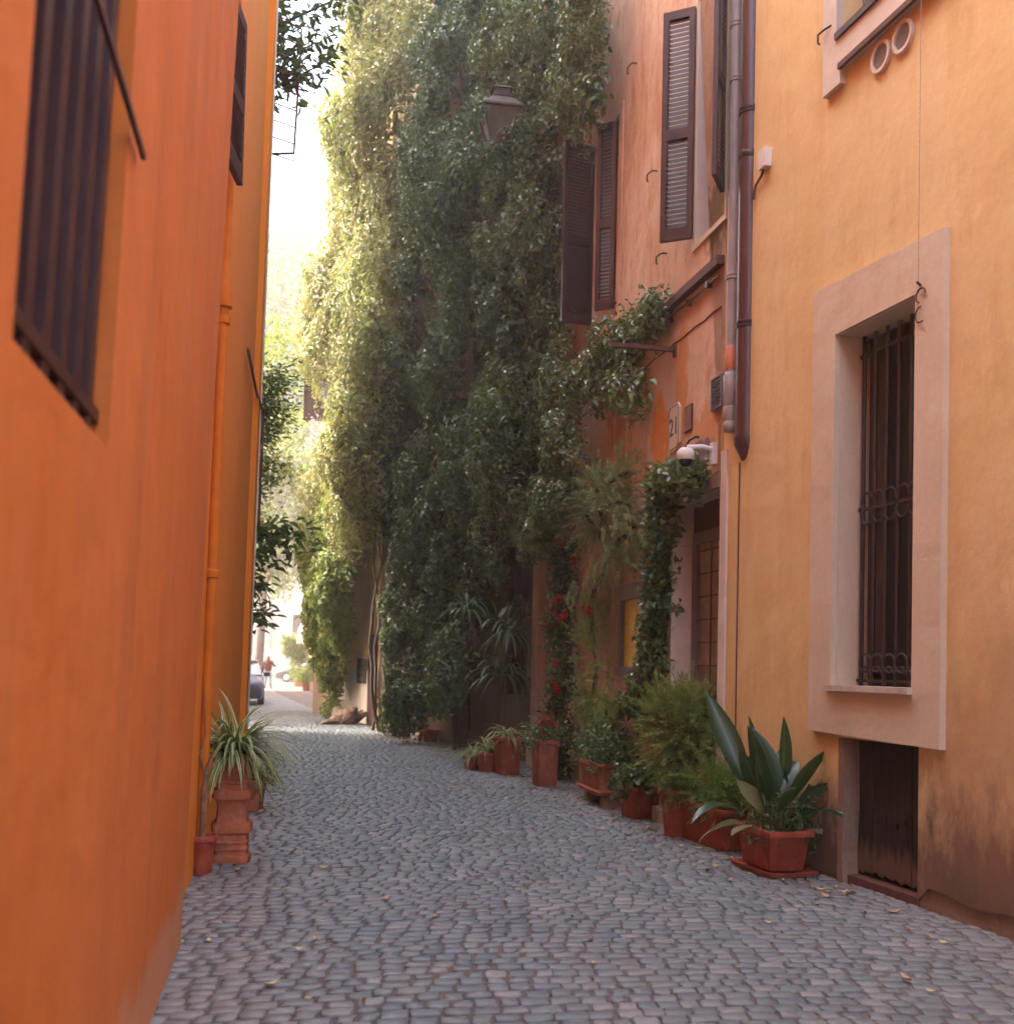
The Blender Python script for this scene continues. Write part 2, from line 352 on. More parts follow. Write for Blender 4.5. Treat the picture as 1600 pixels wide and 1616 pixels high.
def xr(D):   # right street edge
    if D < 9.3: return 4.54 - .29 * D
    if D < 16: return 3.69 - .2 * D
    if D < 33: return .49 - .395 * (D - 16)
    return -6.2 - .27 * (D - 33)
def xl(D): return (-.516 - .2 * D) if D < 14.2 else -.30 * D - 1.0
def paving():
    V = []; Fc = []; T = []; rows = []
    D = 1.2; ri = 0
    while D < 62:
        lod = D > 30; h = .102 if not lod else .13
        x = xl(D) - .2 + (ri % 2) * .06
        while x < xr(D) + .3:
            wdt = .112 * random.uniform(.72, 1.32) * (1.15 if lod else 1)
            g = .0035 + random.random() * .006 + (.006 if random.random() < .12 else 0)
            wob = .09 * math.sin(x * 1.1 + D * .35) + .05 * math.sin(x * 2.7 - D * .9 + 1)
            def wp(a, b):   # warp the course lines so that they wander
                return (a + .03 * math.sin(b * 2.1 + a), b + wob + .22 * math.sin(a * .9 + .5) + .35 * (a + 1) * .28)
            jj = lambda: random.uniform(-.008, .008)
            cx, cy_ = x + wdt / 2, D + h / 2
            hx, hy = wdt / 2 - g, h / 2 - g * .9
            ht = random.gauss(0, .002); tx, ty = random.gauss(0, .02), random.gauss(0, .02)
            tone = 0.0
            dl = cx - xl(D); dr = xr(D) - cx
            if dl < .45 and D < 14: tone = .9 - .3 * random.random()
            elif dl < .8 and D < 14: tone = .35 * random.random()
            if dr < .9 and D < 24: tone = max(tone, (.9 - dr) * random.uniform(.4, 1.1))
            base = len(V)
            if not lod:
                ring = [(-1, -1), (0, -1.01), (1, -1), (1.01, 0), (1, 1), (0, 1.01), (-1, 1), (-1.01, 0)]
                cj = [(jj(), jj()) for _ in ring]
                for sc, z in ((1.0, -.018), (.985, -.003), (.88, .001)):
                    for (a, b), (ja, jb) in zip(ring, cj):
                        k = .975 if a and b and sc > .9 else 1
                        X, Y = wp(cx + a * hx * sc * k + ja, cy_ + b * hy * sc * k + jb); V.append((X, Y, z + ht + a * hx * tx + b * hy * ty))
                X, Y = wp(cx, cy_); V.append((X, Y, .004 + ht)); T += [tone] * 25
                for r_ in range(2):
                    for k in range(8): Fc.append((base + r_ * 8 + k, base + r_ * 8 + (k + 1) % 8, base + r_ * 8 + 8 + (k + 1) % 8, base + r_ * 8 + 8 + k))
                for k in range(8): Fc.append((base + 16 + k, base + 16 + (k + 1) % 8, base + 24))
            else:
                for sc, z in ((1.0, -.018), (.86, .002)):
                    for a, b in ((-1, -1), (1, -1), (1, 1), (-1, 1)):
                        X, Y = wp(cx + a * hx * sc, cy_ + b * hy * sc); V.append((X, Y, z + ht))
                T += [tone] * 8
                for k in range(4): Fc.append((base + k, base + (k + 1) % 4, base + 4 + (k + 1) % 4, base + 4 + k))
                Fc.append((base + 4, base + 5, base + 6, base + 7))
            x += wdt
        D += h; ri += 1
    mb = MB(); mb.v = V; mb.f = Fc; mb.t = T
    o = mb.build('cobbled_street', M['setts'], fix=False, smooth='all'); tagp(o, kind='structure')
paving()

# ------------------------------------------------------------ right side walls
WY = Wall(4.54 + .29 * 4, -4, 1.843, 9.3, 'R'); WP = Wall(1.83, 9.3, .49, 16.0, 'R')
W2 = Wall(.49, 16.0, -2.9, 24.6, 'R'); W3 = Wall(-2.9, 24.62, -5.6, 31.5, 'R'); W4 = Wall(-6.5, 43, -10.6, 58, 'R')
def wall_mesh(W, H, holes, depth=.32, body=5.0, u0=None, u1=None, foot=None, zb=-.2):
    mb = MB(); u0 = 0 if u0 is None else u0; u1 = W.len if u1 is None else u1
    bot = [(u0, zb), (u1, zb)] if not foot else foot
    mb.prism(W, bot + [(u1, H), (u0, H)], -depth, 0, holes, back=False)
    mb.wbox(W, u0 + .01, u1 - .01, zb, H - .01, -body, -depth + .04); return mb
def rect(u0, z0, u1, z1): return [(u0, z0), (u1, z0), (u1, z1), (u0, z1)]

# ---- yellow house
YH = thing('yellow_house', 'yellow ochre plastered house with the tall barred window in a pink stone surround', 'house', WY.P(0, 0))
yu = lambda x, y=1000: WY.U(x, y)
ua, ub = yu(1450, 800), yu(1322, 800); za, zb_ = 1.36, 3.86        # barred window opening
da, db = yu(1448, 1300), yu(1322, 1300); dz = 1.0                  # cellar door
ta, tb = yu(1450, 30) - .25, yu(1329, 10)                           # upper window
foot = [(0, .16)]
u = .2
while u < WY.len - .1:
    if da - .05 < u < db + .05: foot.append((u, -.1))
    else:
        zf = .13 + .09 * noise.noise(Vector((u * 2.3, 1, 0))) + .03 * noise.noise(Vector((u * 14, 2, 0)))
        if u > db: zf = .03
        foot.append((u, max(.02, zf)))
    u += .055
foot += [(WY.len, .02)]
holes = [rect(ua, za, ub, zb_), rect(ta - .7, 6.02, tb, 8.3), rect(da, -.05, db, dz)]
# the door hole meets the foot: cut it into the foot line
foot2 = [p for p in foot if not (da - .05 < p[0] < db + .05)]
i = next(k for k, p in enumerate(foot2) if p[0] > da)
foot2[i:i] = [(da, .05), (da, dz), (db, dz), (db, .03)]
mb = wall_mesh(WY, 8.9, [holes[0], holes[1]], .34, 5, foot=foot2); mb.build('wall', M['yellow'], YH)
mb = MB(); mb.wbox(WY, 0, da - .002, -.1, .42, -.3, -.022); mb.wbox(WY, db + .002, WY.len - .01, -.1, .3, -.3, -.016); mb.build('plinth', M['raw'], YH)
su0, su1 = yu(1495, 800), yu(1287, 800)
mb = MB(); mb.prism(WY, [(su0, 1.0), (su1, 1.03), (su1, 4.25), (su0, 4.19)], .0, .045, [rect(ua + .003, za + .002, ub - .003, zb_ - .002)], back=False)
ws = mb.build('window_surround', M['surround'], YH)
mb = MB(); mb.wbox(WY, ua - .01, ub + .04, za - .035, za + .004, -.2, .085); mb.build('sill', M['marble'], ws)
mb = MB(); mb.wbox(WY, ub - .008, ub - .001, za + .005, zb_ - .009, -.255, .002); mb.wbox(WY, ua + .001, ub - .001, zb_ - .008, zb_ - .001, -.255, .002); mb.build('reveal', M['surround'], ws)
mb = MB(); mb.wbox(WY, ua - .05, ub + .05, za - .05, zb_ + .05, -.30, -.26); mb.build('painted_shade_panel', M['dark'], YH)  # dark sheet paints the shade of the room behind the bars
# wooden shutter leaf folded inside behind the bars
mb = MB(); mb.wbox(WY, ub - .22, ub - .02, za + .1, zb_ - .02, -.255, -.235); mb.build('inner_shutter', M['brownwood'], YH)
gr = MB(); o_ = -.17; gz = [za + .05, za + .19, 2.62]
nb = 7; us = [ua + .05 + (ub - ua - .1) * k / (nb - 1) for k in range(nb)]
gr.wbox(WY, ua, ub, 2.60, 2.625, o_ - .012, o_ + .012); gr.wbox(WY, ua, ub, za + .03, za + .05, o_ - .012, o_ + .012); gr.wbox(WY, ua, ub, 3.70, 3.725, o_ - .01, o_ + .01)
def ring(mb, W, u, z, o, r, rr=.008, a0=0, a1=2 * math.pi, n=14):
    mb.tube([W.P(u + r * math.cos(a0 + (a1 - a0) * k / n), z + r * math.sin(a0 + (a1 - a0) * k / n), o) for k in range(n + 1)], rr, 6)
for k in range(nb - 1):
    um = (us[k] + us[k + 1]) / 2; r_ = (us[1] - us[0]) / 2 - .004
    ring(gr, WY, um, 2.66, o_ + .014, r_, .009, math.pi * -.1, math.pi * 1.1); ring(gr, WY, um, 2.565, o_ + .014, r_, .009, math.pi * .9, math.pi * 2.1)
    ring(gr, WY, um, za + .165, o_ + .014, r_, .009, 0, 2 * math.pi); ring(gr, WY, um, za + .075, o_ + .014, r_, .008, math.pi * .0, math.pi)
    ring(gr, WY, um, 3.76, o_, r_ * .8, .008)
go = gr.build('window_grille', M['grille'], YH, smooth=True)
for k in range(nb):
    b_ = MB(); b_.tube([WY.P(us[k], za - .002, o_), WY.P(us[k], zb_ + .02, o_)], .016, 8); b_.lathe([(.012, -.03), (.021, 0), (.012, .03)], WY.P(us[k], 2.61, o_), 8)
    b_.build('bar', M['grille'], go, smooth=True)
# cellar door: vertical planks with a row of holes
dd = MB(); np_ = 4; pw = (db - da - .02) / np_
for k in range(np_):
    a = da + .01 + k * pw; hs = []
    for q in range(2):
        cu = a + pw * (.3 + .4 * q); cz = .47 - .02 * q + random.uniform(-.012, .012)
        if k in (0, 1, 2): hs.append([(cu + .012 * math.cos(t * math.pi / 4), cz + .022 * math.sin(t * math.pi / 4)) for t in range(8)])
    zl = .07 + .02 * random.random()
    bot = [(a + .003, zl), (a + pw * .3, zl + .015), (a + pw * .5, zl - .01), (a + pw * .8, zl + .02), (a + pw - .003, zl)]
    dd.prism(WY, bot + [(a + pw - .003, dz - .01), (a + .003, dz - .01)], -.16, -.125 + .004 * (k % 2), hs)
cdp = dd.build('cellar_door', M['wood'], YH)
mb = MB(); mb.wbox(WY, da + .001, db - .001, -.06, dz, -.27, -.22); mb.build('painted_cellar_shade', M['dark'], YH)  # dark sheet in place of the unlit cellar
mb = MB(); mb.wbox(WY, da + .002, db - .002, -.05, .055, -.24, -.03); mb.build('threshold', M['rust'], YH)
mb = MB(); mb.prism(WY, [(db - .002, -.03), (db - .002, dz), (db - .065, dz), (db - .075, .5), (db - .055, .2), (db - .08, -.03)], -.12, .006); mb.build('door_jamb', M['raw'], YH)
# upper window
mb = MB(); un = yu(1335, 100); ue = ta - 1.6
mb.prism(WY, [(ue, 5.78), (un, 5.78), (un, 5.67), (yu(1307, 100), 5.67), (yu(1307, 100), 8.7), (ue, 8.7)], 0, .05, [rect(ta - .698, 6.022, tb - .002, 8.298)], back=False)
us_ = mb.build('window_surround', M['offwhite'], YH)
mb = MB(); mb.wbox(WY, ue, un, 5.76, 5.80, .048, .075); mb.build('drip_edge', M['rust'], us_)
mb = MB(); mb.wbox(WY, ta - .75, tb + .05, 6.0, 8.35, -.24, -.21); wp_ = mb.build('upper_window_pane', M['glass'], YH)
mb = MB(); mb.prism(WY, rect(ta - .69, 6.03, tb - .01, 8.29), -.2, -.16, [rect(ta - .62, 6.10, (ta + tb) / 2 - .4, 8.22), rect((ta + tb) / 2 - .33, 6.10, tb - .08, 8.22)]); mb.build('upper_window_frame', M['greyframe'], YH)
mb = MB(); mb.wbox(WY, ta - .7, tb - .003, 6.001, 6.05, -.15, .07); mb.build('upper_sill', M['iron'], YH)
# corner strip where the pale stone post meets the next house
mb = MB(); mb.wbox(WY, WY.len - .10, WY.len + .012, 0, 3.35, -.3, .02); mb.build('corner_post', M['offwhite'], YH)
# hairline cable on the wall
mb = MB(); uc = yu(1165, 900); mb.tube([WY.P(uc, .3, .005), WY.P(uc + .005, 1.5, .005), WY.P(uc, 3.2, .005)], .006, 5); mb.build('crack_cable', M['rust'], YH)

# round vents, junction box, hook, chain
for px, py, lab in ((1393, 90, 'round pale wall vent, the lower one further from the upper window corner'), (1428, 58, 'round pale wall vent, the upper one nearer the right picture edge')):
    u, z = WY.hit(px, py); t = thing('round_vent', lab, 'vent', WY.P(u, z), 'round vents on the yellow wall')
    a = MB()
    def disc(mbx, r0, r1, o0, o1, n=28):
        V = []
        for r_, o in ((r1, 0), (r1, o1), (r0, o1), (r0, o0)):
            V += [WY.P(u + r_ * math.cos(2 * math.pi * k / n), z + r_ * math.sin(2 * math.pi * k / n), o) for k in range(n)]
        mbx.add(V, [(j * n + k, j * n + (k + 1) % n, (j + 1) * n + (k + 1) % n, (j + 1) * n + k) for j in range(3) for k in range(n)])
    disc(a, .082, .105, .008, .03); a.build('rim', M['offwhite'], t, smooth=True)
    a = MB(); n = 28; a.add([WY.P(u + .084 * math.cos(2 * math.pi * k / n), z + .084 * math.sin(2 * math.pi * k / n), .009) for k in range(n)], [tuple(range(n))])
    for j in range(-5, 6):
        hw = math.sqrt(max(0, .08 ** 2 - (j * .014) ** 2)); a.wbox(WY, u - hw, u + hw, z + j * .014 - .003, z + j * .014 + .003, .010, .018)
    a.build('mesh_screen', M['greypipe'], t)
u, z = WY.hit(1212, 252); t = thing('junction_box', 'small white junction box with a short cable on the yellow wall beside the brown pipe', 'junction box', WY.P(u, z))
a = MB(); a.wbox(WY, u - .055, u + .055, z - .075, z + .075, 0, .055); a.build('box', M['white'], t)
a = MB(); a.wbox(WY, u - .058, u + .058, z - .078, z + .078, .055, .064); a.build('cover', M['white'], t)
a = MB(); a.tube([WY.P(u + .02, z - .07, .03), WY.P(u + .05, z - .11, .03), WY.P(u + .17, z - .15, .02), WY.P(u + .2, z - .25, .02)], .011, 6); a.build('cable', M['rust'], t, smooth=True)
def hookobj(W, px, py, lab, name='shutter_hook', mir=1, L=.12):
    u, z = W.hit(px, py); a = MB()
    a.tube([W.P(u, z, -.01), W.P(u, z, .05), W.P(u + mir * L * .4, z - .005, .07), W.P(u + mir * L, z - .01, .08), W.P(u + mir * L, z - .07, .08), W.P(u + mir * (L - .02), z - .09, .08)], .009, 6)
    tagp(a.build(name, M['iron'], loc=W.P(u, z), smooth=True), lab, 'hook')
hookobj(WY, 1320, 42, 'bent iron shutter stay on the corner of the upper pale surround')
u, z = WY.hit(1462, 452)
a = MB(); zz = z
while zz < 8.5:
    a.tube([WY.P(u, zz, .062), WY.P(u + .003, zz + .017, .064), WY.P(u, zz + .03, .062)], .0028, 5); zz += .036
t = thing('hanging_chain', 'thin chain hanging down the yellow wall to a scroll hook on the pink surround', 'chain', WY.P(u, z))
a.build('links', M['greypipe'], t)
a = MB(); ring(a, WY, u - .02, z - .07, .06, .045, .006, -1.2, 3.0, 12); ring(a, WY, u - .02, z - .19, .06, .05, .006, 1.6, -2.0, 12); a.tube([WY.P(u, z, .045), WY.P(u, z + .02, .075)], .009, 6)
a.build('scroll_hook', M['rust'], t, smooth=True)

# ---- peach house
PH = thing('peach_house', 'peeling peach plastered house with brown louvred shutters and the shop doorway', 'house', WP.P(0, 0))
pu = lambda x, y=900: WP.U(x, y)
d0, d1 = .03, pu(1062, 800); zd = 3.05
w1a, w1b = pu(1148, 200), pu(1099, 300); w1z0, w1z1 = WP.hit(1100, 385)[1], WP.hit(1100, 5)[1]
w2a, w2b = pu(975, 350), pu(940, 350); w2z0, w2z1 = WP.hit(972, 495)[1], WP.hit(975, 188)[1]
foot = [(0, -.1), (d0, -.1), (d0, zd), (d1, zd), (d1, -.1), (WP.len, -.1)]
mb = wall_mesh(WP, 10.3, [rect(w1a, w1z0, w1b, w1z1), rect(w2a, w2z0, w2b, w2z1)], .5, 6, foot=foot)
mp = M['peach_node']; c = mp.mix(mp.ramp(mp.noise(2.6, 7, .68, xyz=(1, 1, .5), dist=1.2), [(.5, 0.0), (.58, .55)]), mp.col, (.64, .47, .37)); c = mp.mix(mp.ramp(mp.noise(4.1, 6, .7, xyz=(1, 1, .35)), [(.56, 0.0), (.66, .6)]), c, (.42, .17, .08))
def wpatch(px, py, ru, rz, colr, k=1.0, **kw):
    global c
    kw['nsc'] = kw.get('nsc', 5) * 2.4
    u, z = WP.hit(px, py); c = mp.mix(mp.math('MULTIPLY', spot(mp, WP.P(u, z), (ru, ru, rz), **kw), k), c, colr)
wpatch(1050, 560, 1.3, 1.1, (.55, .37, .29), .8, edge=.2, nsc=2.2)
wpatch(1100, 470, .9, 1.0, (.60, .36, .25), .6, edge=.3, nsc=3)
wpatch(985, 620, .9, 1.0, (.40, .12, .05), .65, edge=.4, nsc=3)
wpatch(1040, 690, .30, .55, (.66, .235, .035), 1, edge=.05, nsc=4, namp=.8)
wpatch(1075, 600, .22, .7, (.60, .24, .06), .8, edge=.1, nsc=4, namp=.7)
wpatch(1105, 690, .8, .35, (.60, .28, .12), .8, edge=.2, nsc=5)
wpatch(1090, 722, .75, .16, (.17, .145, .16), .9, edge=.1, nsc=6, namp=.5)
wpatch(1130, 340, .35, .6, (.17, .12, .045), .7, edge=.4, nsc=5)
wpatch(955, 200, .8, 2.5, (.64, .45, .36), .6, edge=.3, nsc=3)
wpatch(950, 1000, 2.2, .9, (.40, .22, .15), .6, edge=.4, nsc=3)
mp.color(c)
mb.build('wall', M['peach'], PH)
mb = MB(); mb.wbox(WP, d0 + .001, d1 - .001, -.1, zd + .1, -.6, -.38); mb.build('doorway_back', M['redinterior'], PH)
# pale reveal, grey framed glazed door and dark transom
mb = MB(); mb.wbox(WP, d1 - .012, d1 - .001, 0, zd - .012, -.37, .004); mb.wbox(WP, d0 + .001, d1 - .013, zd - .012, zd - .001, -.37, .002); mb.build('door_reveal', M['offwhite'], PH)
dr0, dr1 = d0 + .01, d1 - .014; zt1 = WP.hit(1110, 838, -.2)[1]; zb1 = WP.hit(1110, 1088, -.2)[1]
mb = MB(); mb.prism(WP, rect(dr0, .13, dr1, zt1), -.28, -.20, [rect(dr0 + .09, zb1, dr1 - .11, zt1 - .11), rect(dr0 + .09, .22, dr1 - .11, zb1 - .1)]); dob = mb.build('door', M['greyframe'], PH)
mb = MB(); mb.wbox(WP, dr0 + .05, dr1 - .05, .15, zt1 - .05, -.25, -.24); mb.build('door_glass', M['amber'], dob)
mb = MB()
for k in range(1, 7): mb.wbox(WP, dr0 + .09, dr1 - .11, zb1 + k * .22, zb1 + .008 + k * .22, -.235, -.225)
for k in range(1, 3): mb.wbox(WP, dr0 + .09 + k * (dr1 - dr0 - .2) / 3, dr0 + .098 + k * (dr1 - dr0 - .2) / 3, zb1, zt1 - .11, -.237, -.223)
mb.build('glazing_bars', M['rust'], dob)
mb = MB(); mb.wbox(WP, dr0, dr1, zt1 + .002, zd - .013, -.27, -.21); mb.build('transom', M['redinterior'], PH)
mb = MB(); mb.wbox(WP, d0 - .02, d1 + .1, -.02, .13, -.5, .16); mb.build('door_step', M['marble'], PH)
mb = MB(); mb.prism(WP, [(d0 - .028, zd - .01), (d1 + .08, zd - .01), (d1 + .08, zd + .09), (d0 - .028, zd + .13)], 0, .03); mb.build('lintel', M['raw'], PH)
# string course with cable and hanging mortar line
ml = MB(); e = 5.0
ml.prism(WP, [(0.01, e), (5.2, e + .05), (5.2, e + .13), (0.01, e + .08)], 0, .07); ml.build('string_course', M['rust'], PH)
ml = MB(); pts = [WP.P(.05 + k * .25, e - .09 + .012 * math.sin(k * 1.9) + k * .002, .035) for k in range(21)]; ml.tube(pts, .013, 6)
for k in range(1, 20, 2): ml.wbox(WP, .05 + k * .25 - .01, .05 + k * .25 + .01, e - .115, e - .055, 0, .055)
ml.build('cable', M['pipe'], PH, smooth=True)
ml = MB(); pts = [WP.P(.05 + k * .2, e - .36 + .008 * math.sin(k * 2.3) + .002 * k, .004) for k in range(26)]; ml.tube(pts, .006, 5); ml.build('old_cable', M['rust'], PH, smooth=True)
# windows: whitish reveal, glass, frame
for (a, b, z0, z1) in ((w1a, w1b, w1z0, w1z1), (w2a, w2b, w2z0, w2z1)):
    f_ = MB(); f_.prism(WP, rect(a, z0, b, z1), -.43, -.38, [rect(a + .07, z0 + .08, (a + b) / 2 - .04, z1 - .08), rect((a + b) / 2 + .04, z0 + .08, b - .07, z1 - .08)]); fo = f_.build('window', M['shutter'], PH)
    g_ = MB(); g_.wbox(WP, a - .03, b + .03, z0 - .03, z1 + .03, -.41, -.405); g_.build('pane', M['glass'], fo)
mb = MB(); mb.wbox(WP, w1b - .02, w1b - .004, w1z0 + .01, w1z1 - .01, -.375, .012); mb.build('window_reveal', M['white'], PH)
mb = MB(); mb.prism(WP, rect(w1a - .03, w1z0 - .05, w1b + .06, w1z1 + .08), 0, .02, [rect(w1a, w1z0, w1b, w1z1)]); mb.build('window_casing', M['surround'], PH)
def leaf(parent, hinge, free, z0, z1, name='shutter'):
    h = Vector((hinge[0], hinge[1], 0)); f = Vector((free[0], free[1], 0)); Lf = (f - h).length
    class Q: pass
    W = Wall(h.x, h.y, f.x, f.y, 'R'); Lw = W.len; t = .02; fr = .055
    mid = z0 + (z1 - z0) * .46
    a = MB(); a.prism(W, rect(0, z0, Lw, z1), -t, t, [rect(fr, z0 + .12, Lw - fr, mid - .05), rect(fr, mid + .05, Lw - fr, z1 - .08)])
    so_ = a.build(name, M['shutter'], parent)
    s_ = MB()
    for lo, hi in ((z0 + .12, mid - .05), (mid + .05, z1 - .08)):
        n = int((hi - lo) / .043)
        for k in range(n):
            zc = lo + (k + .5) * (hi - lo) / n
            P = [W.P(u, zc + dzz, o) for dzz, (o) in ((-.029, t * .85), (-.023, t * .85), (.029, -t * .85), (.023, -t * .85)) for u in (fr - .004, Lw - fr + .004)]
            s_.add(P, [(0, 1, 3, 2), (2, 3, 5, 4), (4, 5, 7, 6), (6, 7, 1, 0)])
    s_.build('louvres', M['shutter'], so_); return so_
zA = 5.36
h1 = WP.P(w1b + .02, 0, .03); H_ = lambda x, y: WP.hit(x, y)[1]
leaf(PH, (h1.x, h1.y), (1.375, 10.14), H_(1095, 378), H_(1095, 24))
h2 = WP.P(w1a - .0, 0, .04); leaf(PH, (h2.x, h2.y), (h2.x - .14, h2.y - .34), 5.62, 7.6)
h3 = WP.P(w2a + .0, 0, .03); leaf(PH, (h3.x, h3.y), (.955, 12.6), H_(972, 487), H_(975, 196))
h4 = WP.P(w2b + .04, 0, .03); leaf(PH, (h4.x, h4.y), (.585, 13.28), H_(935, 515), H_(937, 240))
# moulding groove right of the second window
mb = MB(); mb.prism(WP, rect(w2a - .17, w2z0 - .1, w2b + .1, w2z1 + .1), 0, .018, [rect(w2a - .03, w2z0 - .02, w2b + .02, w2z1 + .02)]); mb.build('window_casing', M['peach'], PH)
for px, py, lab in ((1052, 400, 'curled iron shutter hook below the open louvred shutter'), (1005, 100, 'small iron stay high on the peach wall between the two shuttered windows'), (975, 478, 'straight iron peg at the foot of the ajar shutter'), (1037, 270, 'small dark catch beside the middle of the tall open shutter')):
    hookobj(WP, px, py, lab, L=.09)

# framed display case on the peach wall
u0, z0 = WP.hit(1020, 1065); u1, z1 = WP.hit(988, 925)
t = thing('display_case', 'grey framed display case with yellow panel on the wall behind the ivy column', 'display case', WP.P(u0, z0))
a = MB(); a.prism(WP, rect(u0 - .12, z0 - .02, u1, z1), .001, .09, [rect(u0 - .03, z0 + .08, u1 - .09, z1 - .17)]); a.build('frame', M['greyframe'], t)
a = MB(); a.wbox(WP, u0 - .05, u1 - .07, z0 + .05, z1 - .1, .01, .04); a.build('yellow_panel', M['display'], t)
# house number plaque 21
u, z = WP.hit(1066, 675); t = thing('house_number_plaque', 'pale stone plaque with the house number 21 above the shop doorway', 'plaque', WP.P(u, z))
a = MB(); hw, hh = .155, .23; ch = .06
a.prism(WP, [(u - hw, z - hh + ch), (u - hw + ch, z - hh), (u + hw - ch, z - hh), (u + hw, z - hh + ch), (u + hw, z + hh - ch), (u + hw - ch, z + hh), (u - hw + ch, z + hh), (u - hw, z + hh - ch)], 0, .022); a.build('slab', M['surround'], t)
a = MB(); P_ = [(u - hw + .02, z - hh + ch + .01), (u - hw + ch, z - hh + .02), (u + hw - ch, z - hh + .02), (u + hw - .02, z - hh + ch + .01), (u + hw - .02, z + hh - ch - .01), (u + hw - ch, z + hh - .02), (u - hw + ch, z + hh - .02), (u - hw + .02, z + hh - ch - .01)]
a.tube([WP.P(p, q, .0225) for p, q in P_ + P_[:1]], .004, 4); a.build('border', M['rust'], t)
def text_mesh(txt, size, W, u, z, o, mat, parent, name='digits', flip=True):
    cu = bpy.data.curves.new(name, 'FONT'); cu.body = txt; cu.size = size; cu.extrude = .003; cu.align_x = 'CENTER'; cu.align_y = 'CENTER'
    to = bpy.data.objects.new('tmp', cu); COL.objects.link(to); bpy.context.view_layer.update()
    me = bpy.data.meshes.new_from_object(to.evaluated_get(bpy.context.evaluated_depsgraph_get())); bpy.data.objects.remove(to)
    org = ORG[parent.name]
    for v in me.vertices: v.co = W.P(u - v.co.x, z + v.co.y, o + v.co.z) - org       # reads left to right from the street
    me.materials.clear(); return link_mesh(name, me, mat, parent, None, None)
text_mesh('21', .25, WP, u, z, .0225, M['iron'], t, 'number')
u, z = WP.hit(1087, 660); a = MB(); a.wbox(WP, u - .10, u + .10, z - .13, z + .12, 0, .012)
t = thing('metal_plate', 'rust brown square plate on the wall right of the number plaque', 'plate', WP.P(u, z)); a.build('plate', M['rust'], t)
a = MB(); a.wbox(WP, u - .085, u + .085, z - .115, z + .105, .012, .017); a.build('worn_face', M['ledge'], t)
# awning bracket bar
u, z = WP.hit(1066, 552); t = thing('bracket_bar', 'rusty iron bar jutting out of the peach wall under the string course', 'bracket', WP.P(u, z))
a = MB(); a.box8([WP.P(u + du, z + dz_, o) for dz_ in (-.02, .02) for du, o in ((-.02, 0), (.02, 0), (.02, .68), (-.02, .68))]); a.build('arm', M['rust'], t)
a = MB(); a.wbox(WP, u - .035, u + .035, z - .07, z + .05, 0, .02); a.build('wall_plate', M['rust'], t)
# louvred vent
u0, z0 = WP.hit(1142, 640); u1, z1 = WP.hit(1126, 600); t = thing('louvred_vent', 'small louvred metal vent beside the grey pipe', 'vent', WP.P(u0, z0))
a = MB(); a.prism(WP, rect(u0, z0, u1, z1), 0, .03, [rect(u0 + .015, z0 + .015, u1 - .015, z1 - .015)]); a.build('frame', M['greyframe'], t)
a = MB()
for k in range(9):
    zz = z0 + .03 + k * (z1 - z0 - .05) / 9; a.wbox(WP, u0 + .014, u1 - .014, zz, zz + .008, .002, .024)
a.build('slats', M['greyframe'], t)
# security camera
u, z = WP.hit(1150, 700, .05); t = thing('security_camera', 'white dome security camera on an arm above the shop doorway', 'security camera', WP.P(u, z, .05))
u = .14; a = MB(); a.wbox(WP, u - .03, u + .03, z - .10, z + .09, 0, .045); a.build('wall_mount', M['white'], t)
a = MB(); a.tube([WP.P(u, z + .03, .03), WP.P(u, z + .05, .12), WP.P(u + .02, z + .04, .26)], .022, 8); a.build('arm', M['white'], t, smooth=True)
c_ = WP.P(u + .02, z - .04, .27); a = MB(); a.lathe([(.001, .075), (.05, .07), (.075, .04), (.078, 0), (.068, -.03), (.066, -.032)][::-1], c_, 20); a.build('housing', M['white'], t, smooth=True)
a = MB(); a.lathe([(.001, -.095), (.03, -.088), (.055, -.06), (.064, -.032)], c_, 20); a.build('lens_dome', M['black'], t, smooth=True)
# black cable loop
q = [WP.hit(1103, 690), WP.hit(1094, 695), WP.hit(1084, 712), WP.hit(1080, 735), WP.hit(1082, 748)]
a = MB(); a.tube([WP.P(q[0][0], q[0][1], -.02)] + [WP.P(x, y, .04) for x, y in q], .012, 7); tagp(a.build('cable_loop', M['black'], loc=WP.P(*q[0]), smooth=True), 'black cable curving out of the wall left of the security camera', 'cable')

# ---- downpipes
pb = WY.P(WY.len - .22, 0, .11)
def downpipe(name, lab, base, r, z0, z1, mat, collars, bot):
    t = thing(name, lab, 'downpipe', base + Vector((0, 0, z0)))
    a = MB(); a.tube([base + Vector((0, 0, z0)), base + Vector((0, 0, z1))], r, 18); a.build('pipe', mat, t, smooth=True)
    for z in collars:
        a = MB(); a.lathe([(r + .002, -.03), (r + .010, -.026), (r + .010, -.008), (r + .003, -.004), (r + .010, .004), (r + .010, .022), (r + .002, .027)], base + Vector((0, 0, z)), 18)
        a.tube([base + Vector((0, 0, z)), base + Vector((.22, -.03, z))], .008, 5); a.build('collar', M['iron'] if mat is M['pipe'] else M['greypipe'], t, smooth=True)
    return t
def zat(px, py, p): return EYE + (proj((p.x, p.y, EYE))[1] - py) * p.y / F
pb = at(1176, 700, 8.95); pb.z = 0
t = downpipe('brown_downpipe', 'tall dark brown downpipe at the joint of the yellow and peach walls', pb, .088, zat(0, 690, pb), 9.6, M['pipe'], [zat(0, 508, pb), zat(0, 163, pb)], None)
zp = zat(0, 690, pb)
a = MB(); a.tube([pb + Vector((0, 0, zp + .01)), pb + Vector((0, 0, zp - .03)), pb + Vector((.05, .02, zp - .14)), pb + Vector((.10, .03, zp - .24))], [.097, .097, .085, .02], 18); a.build('outlet', M['pipe'], t, smooth=True)
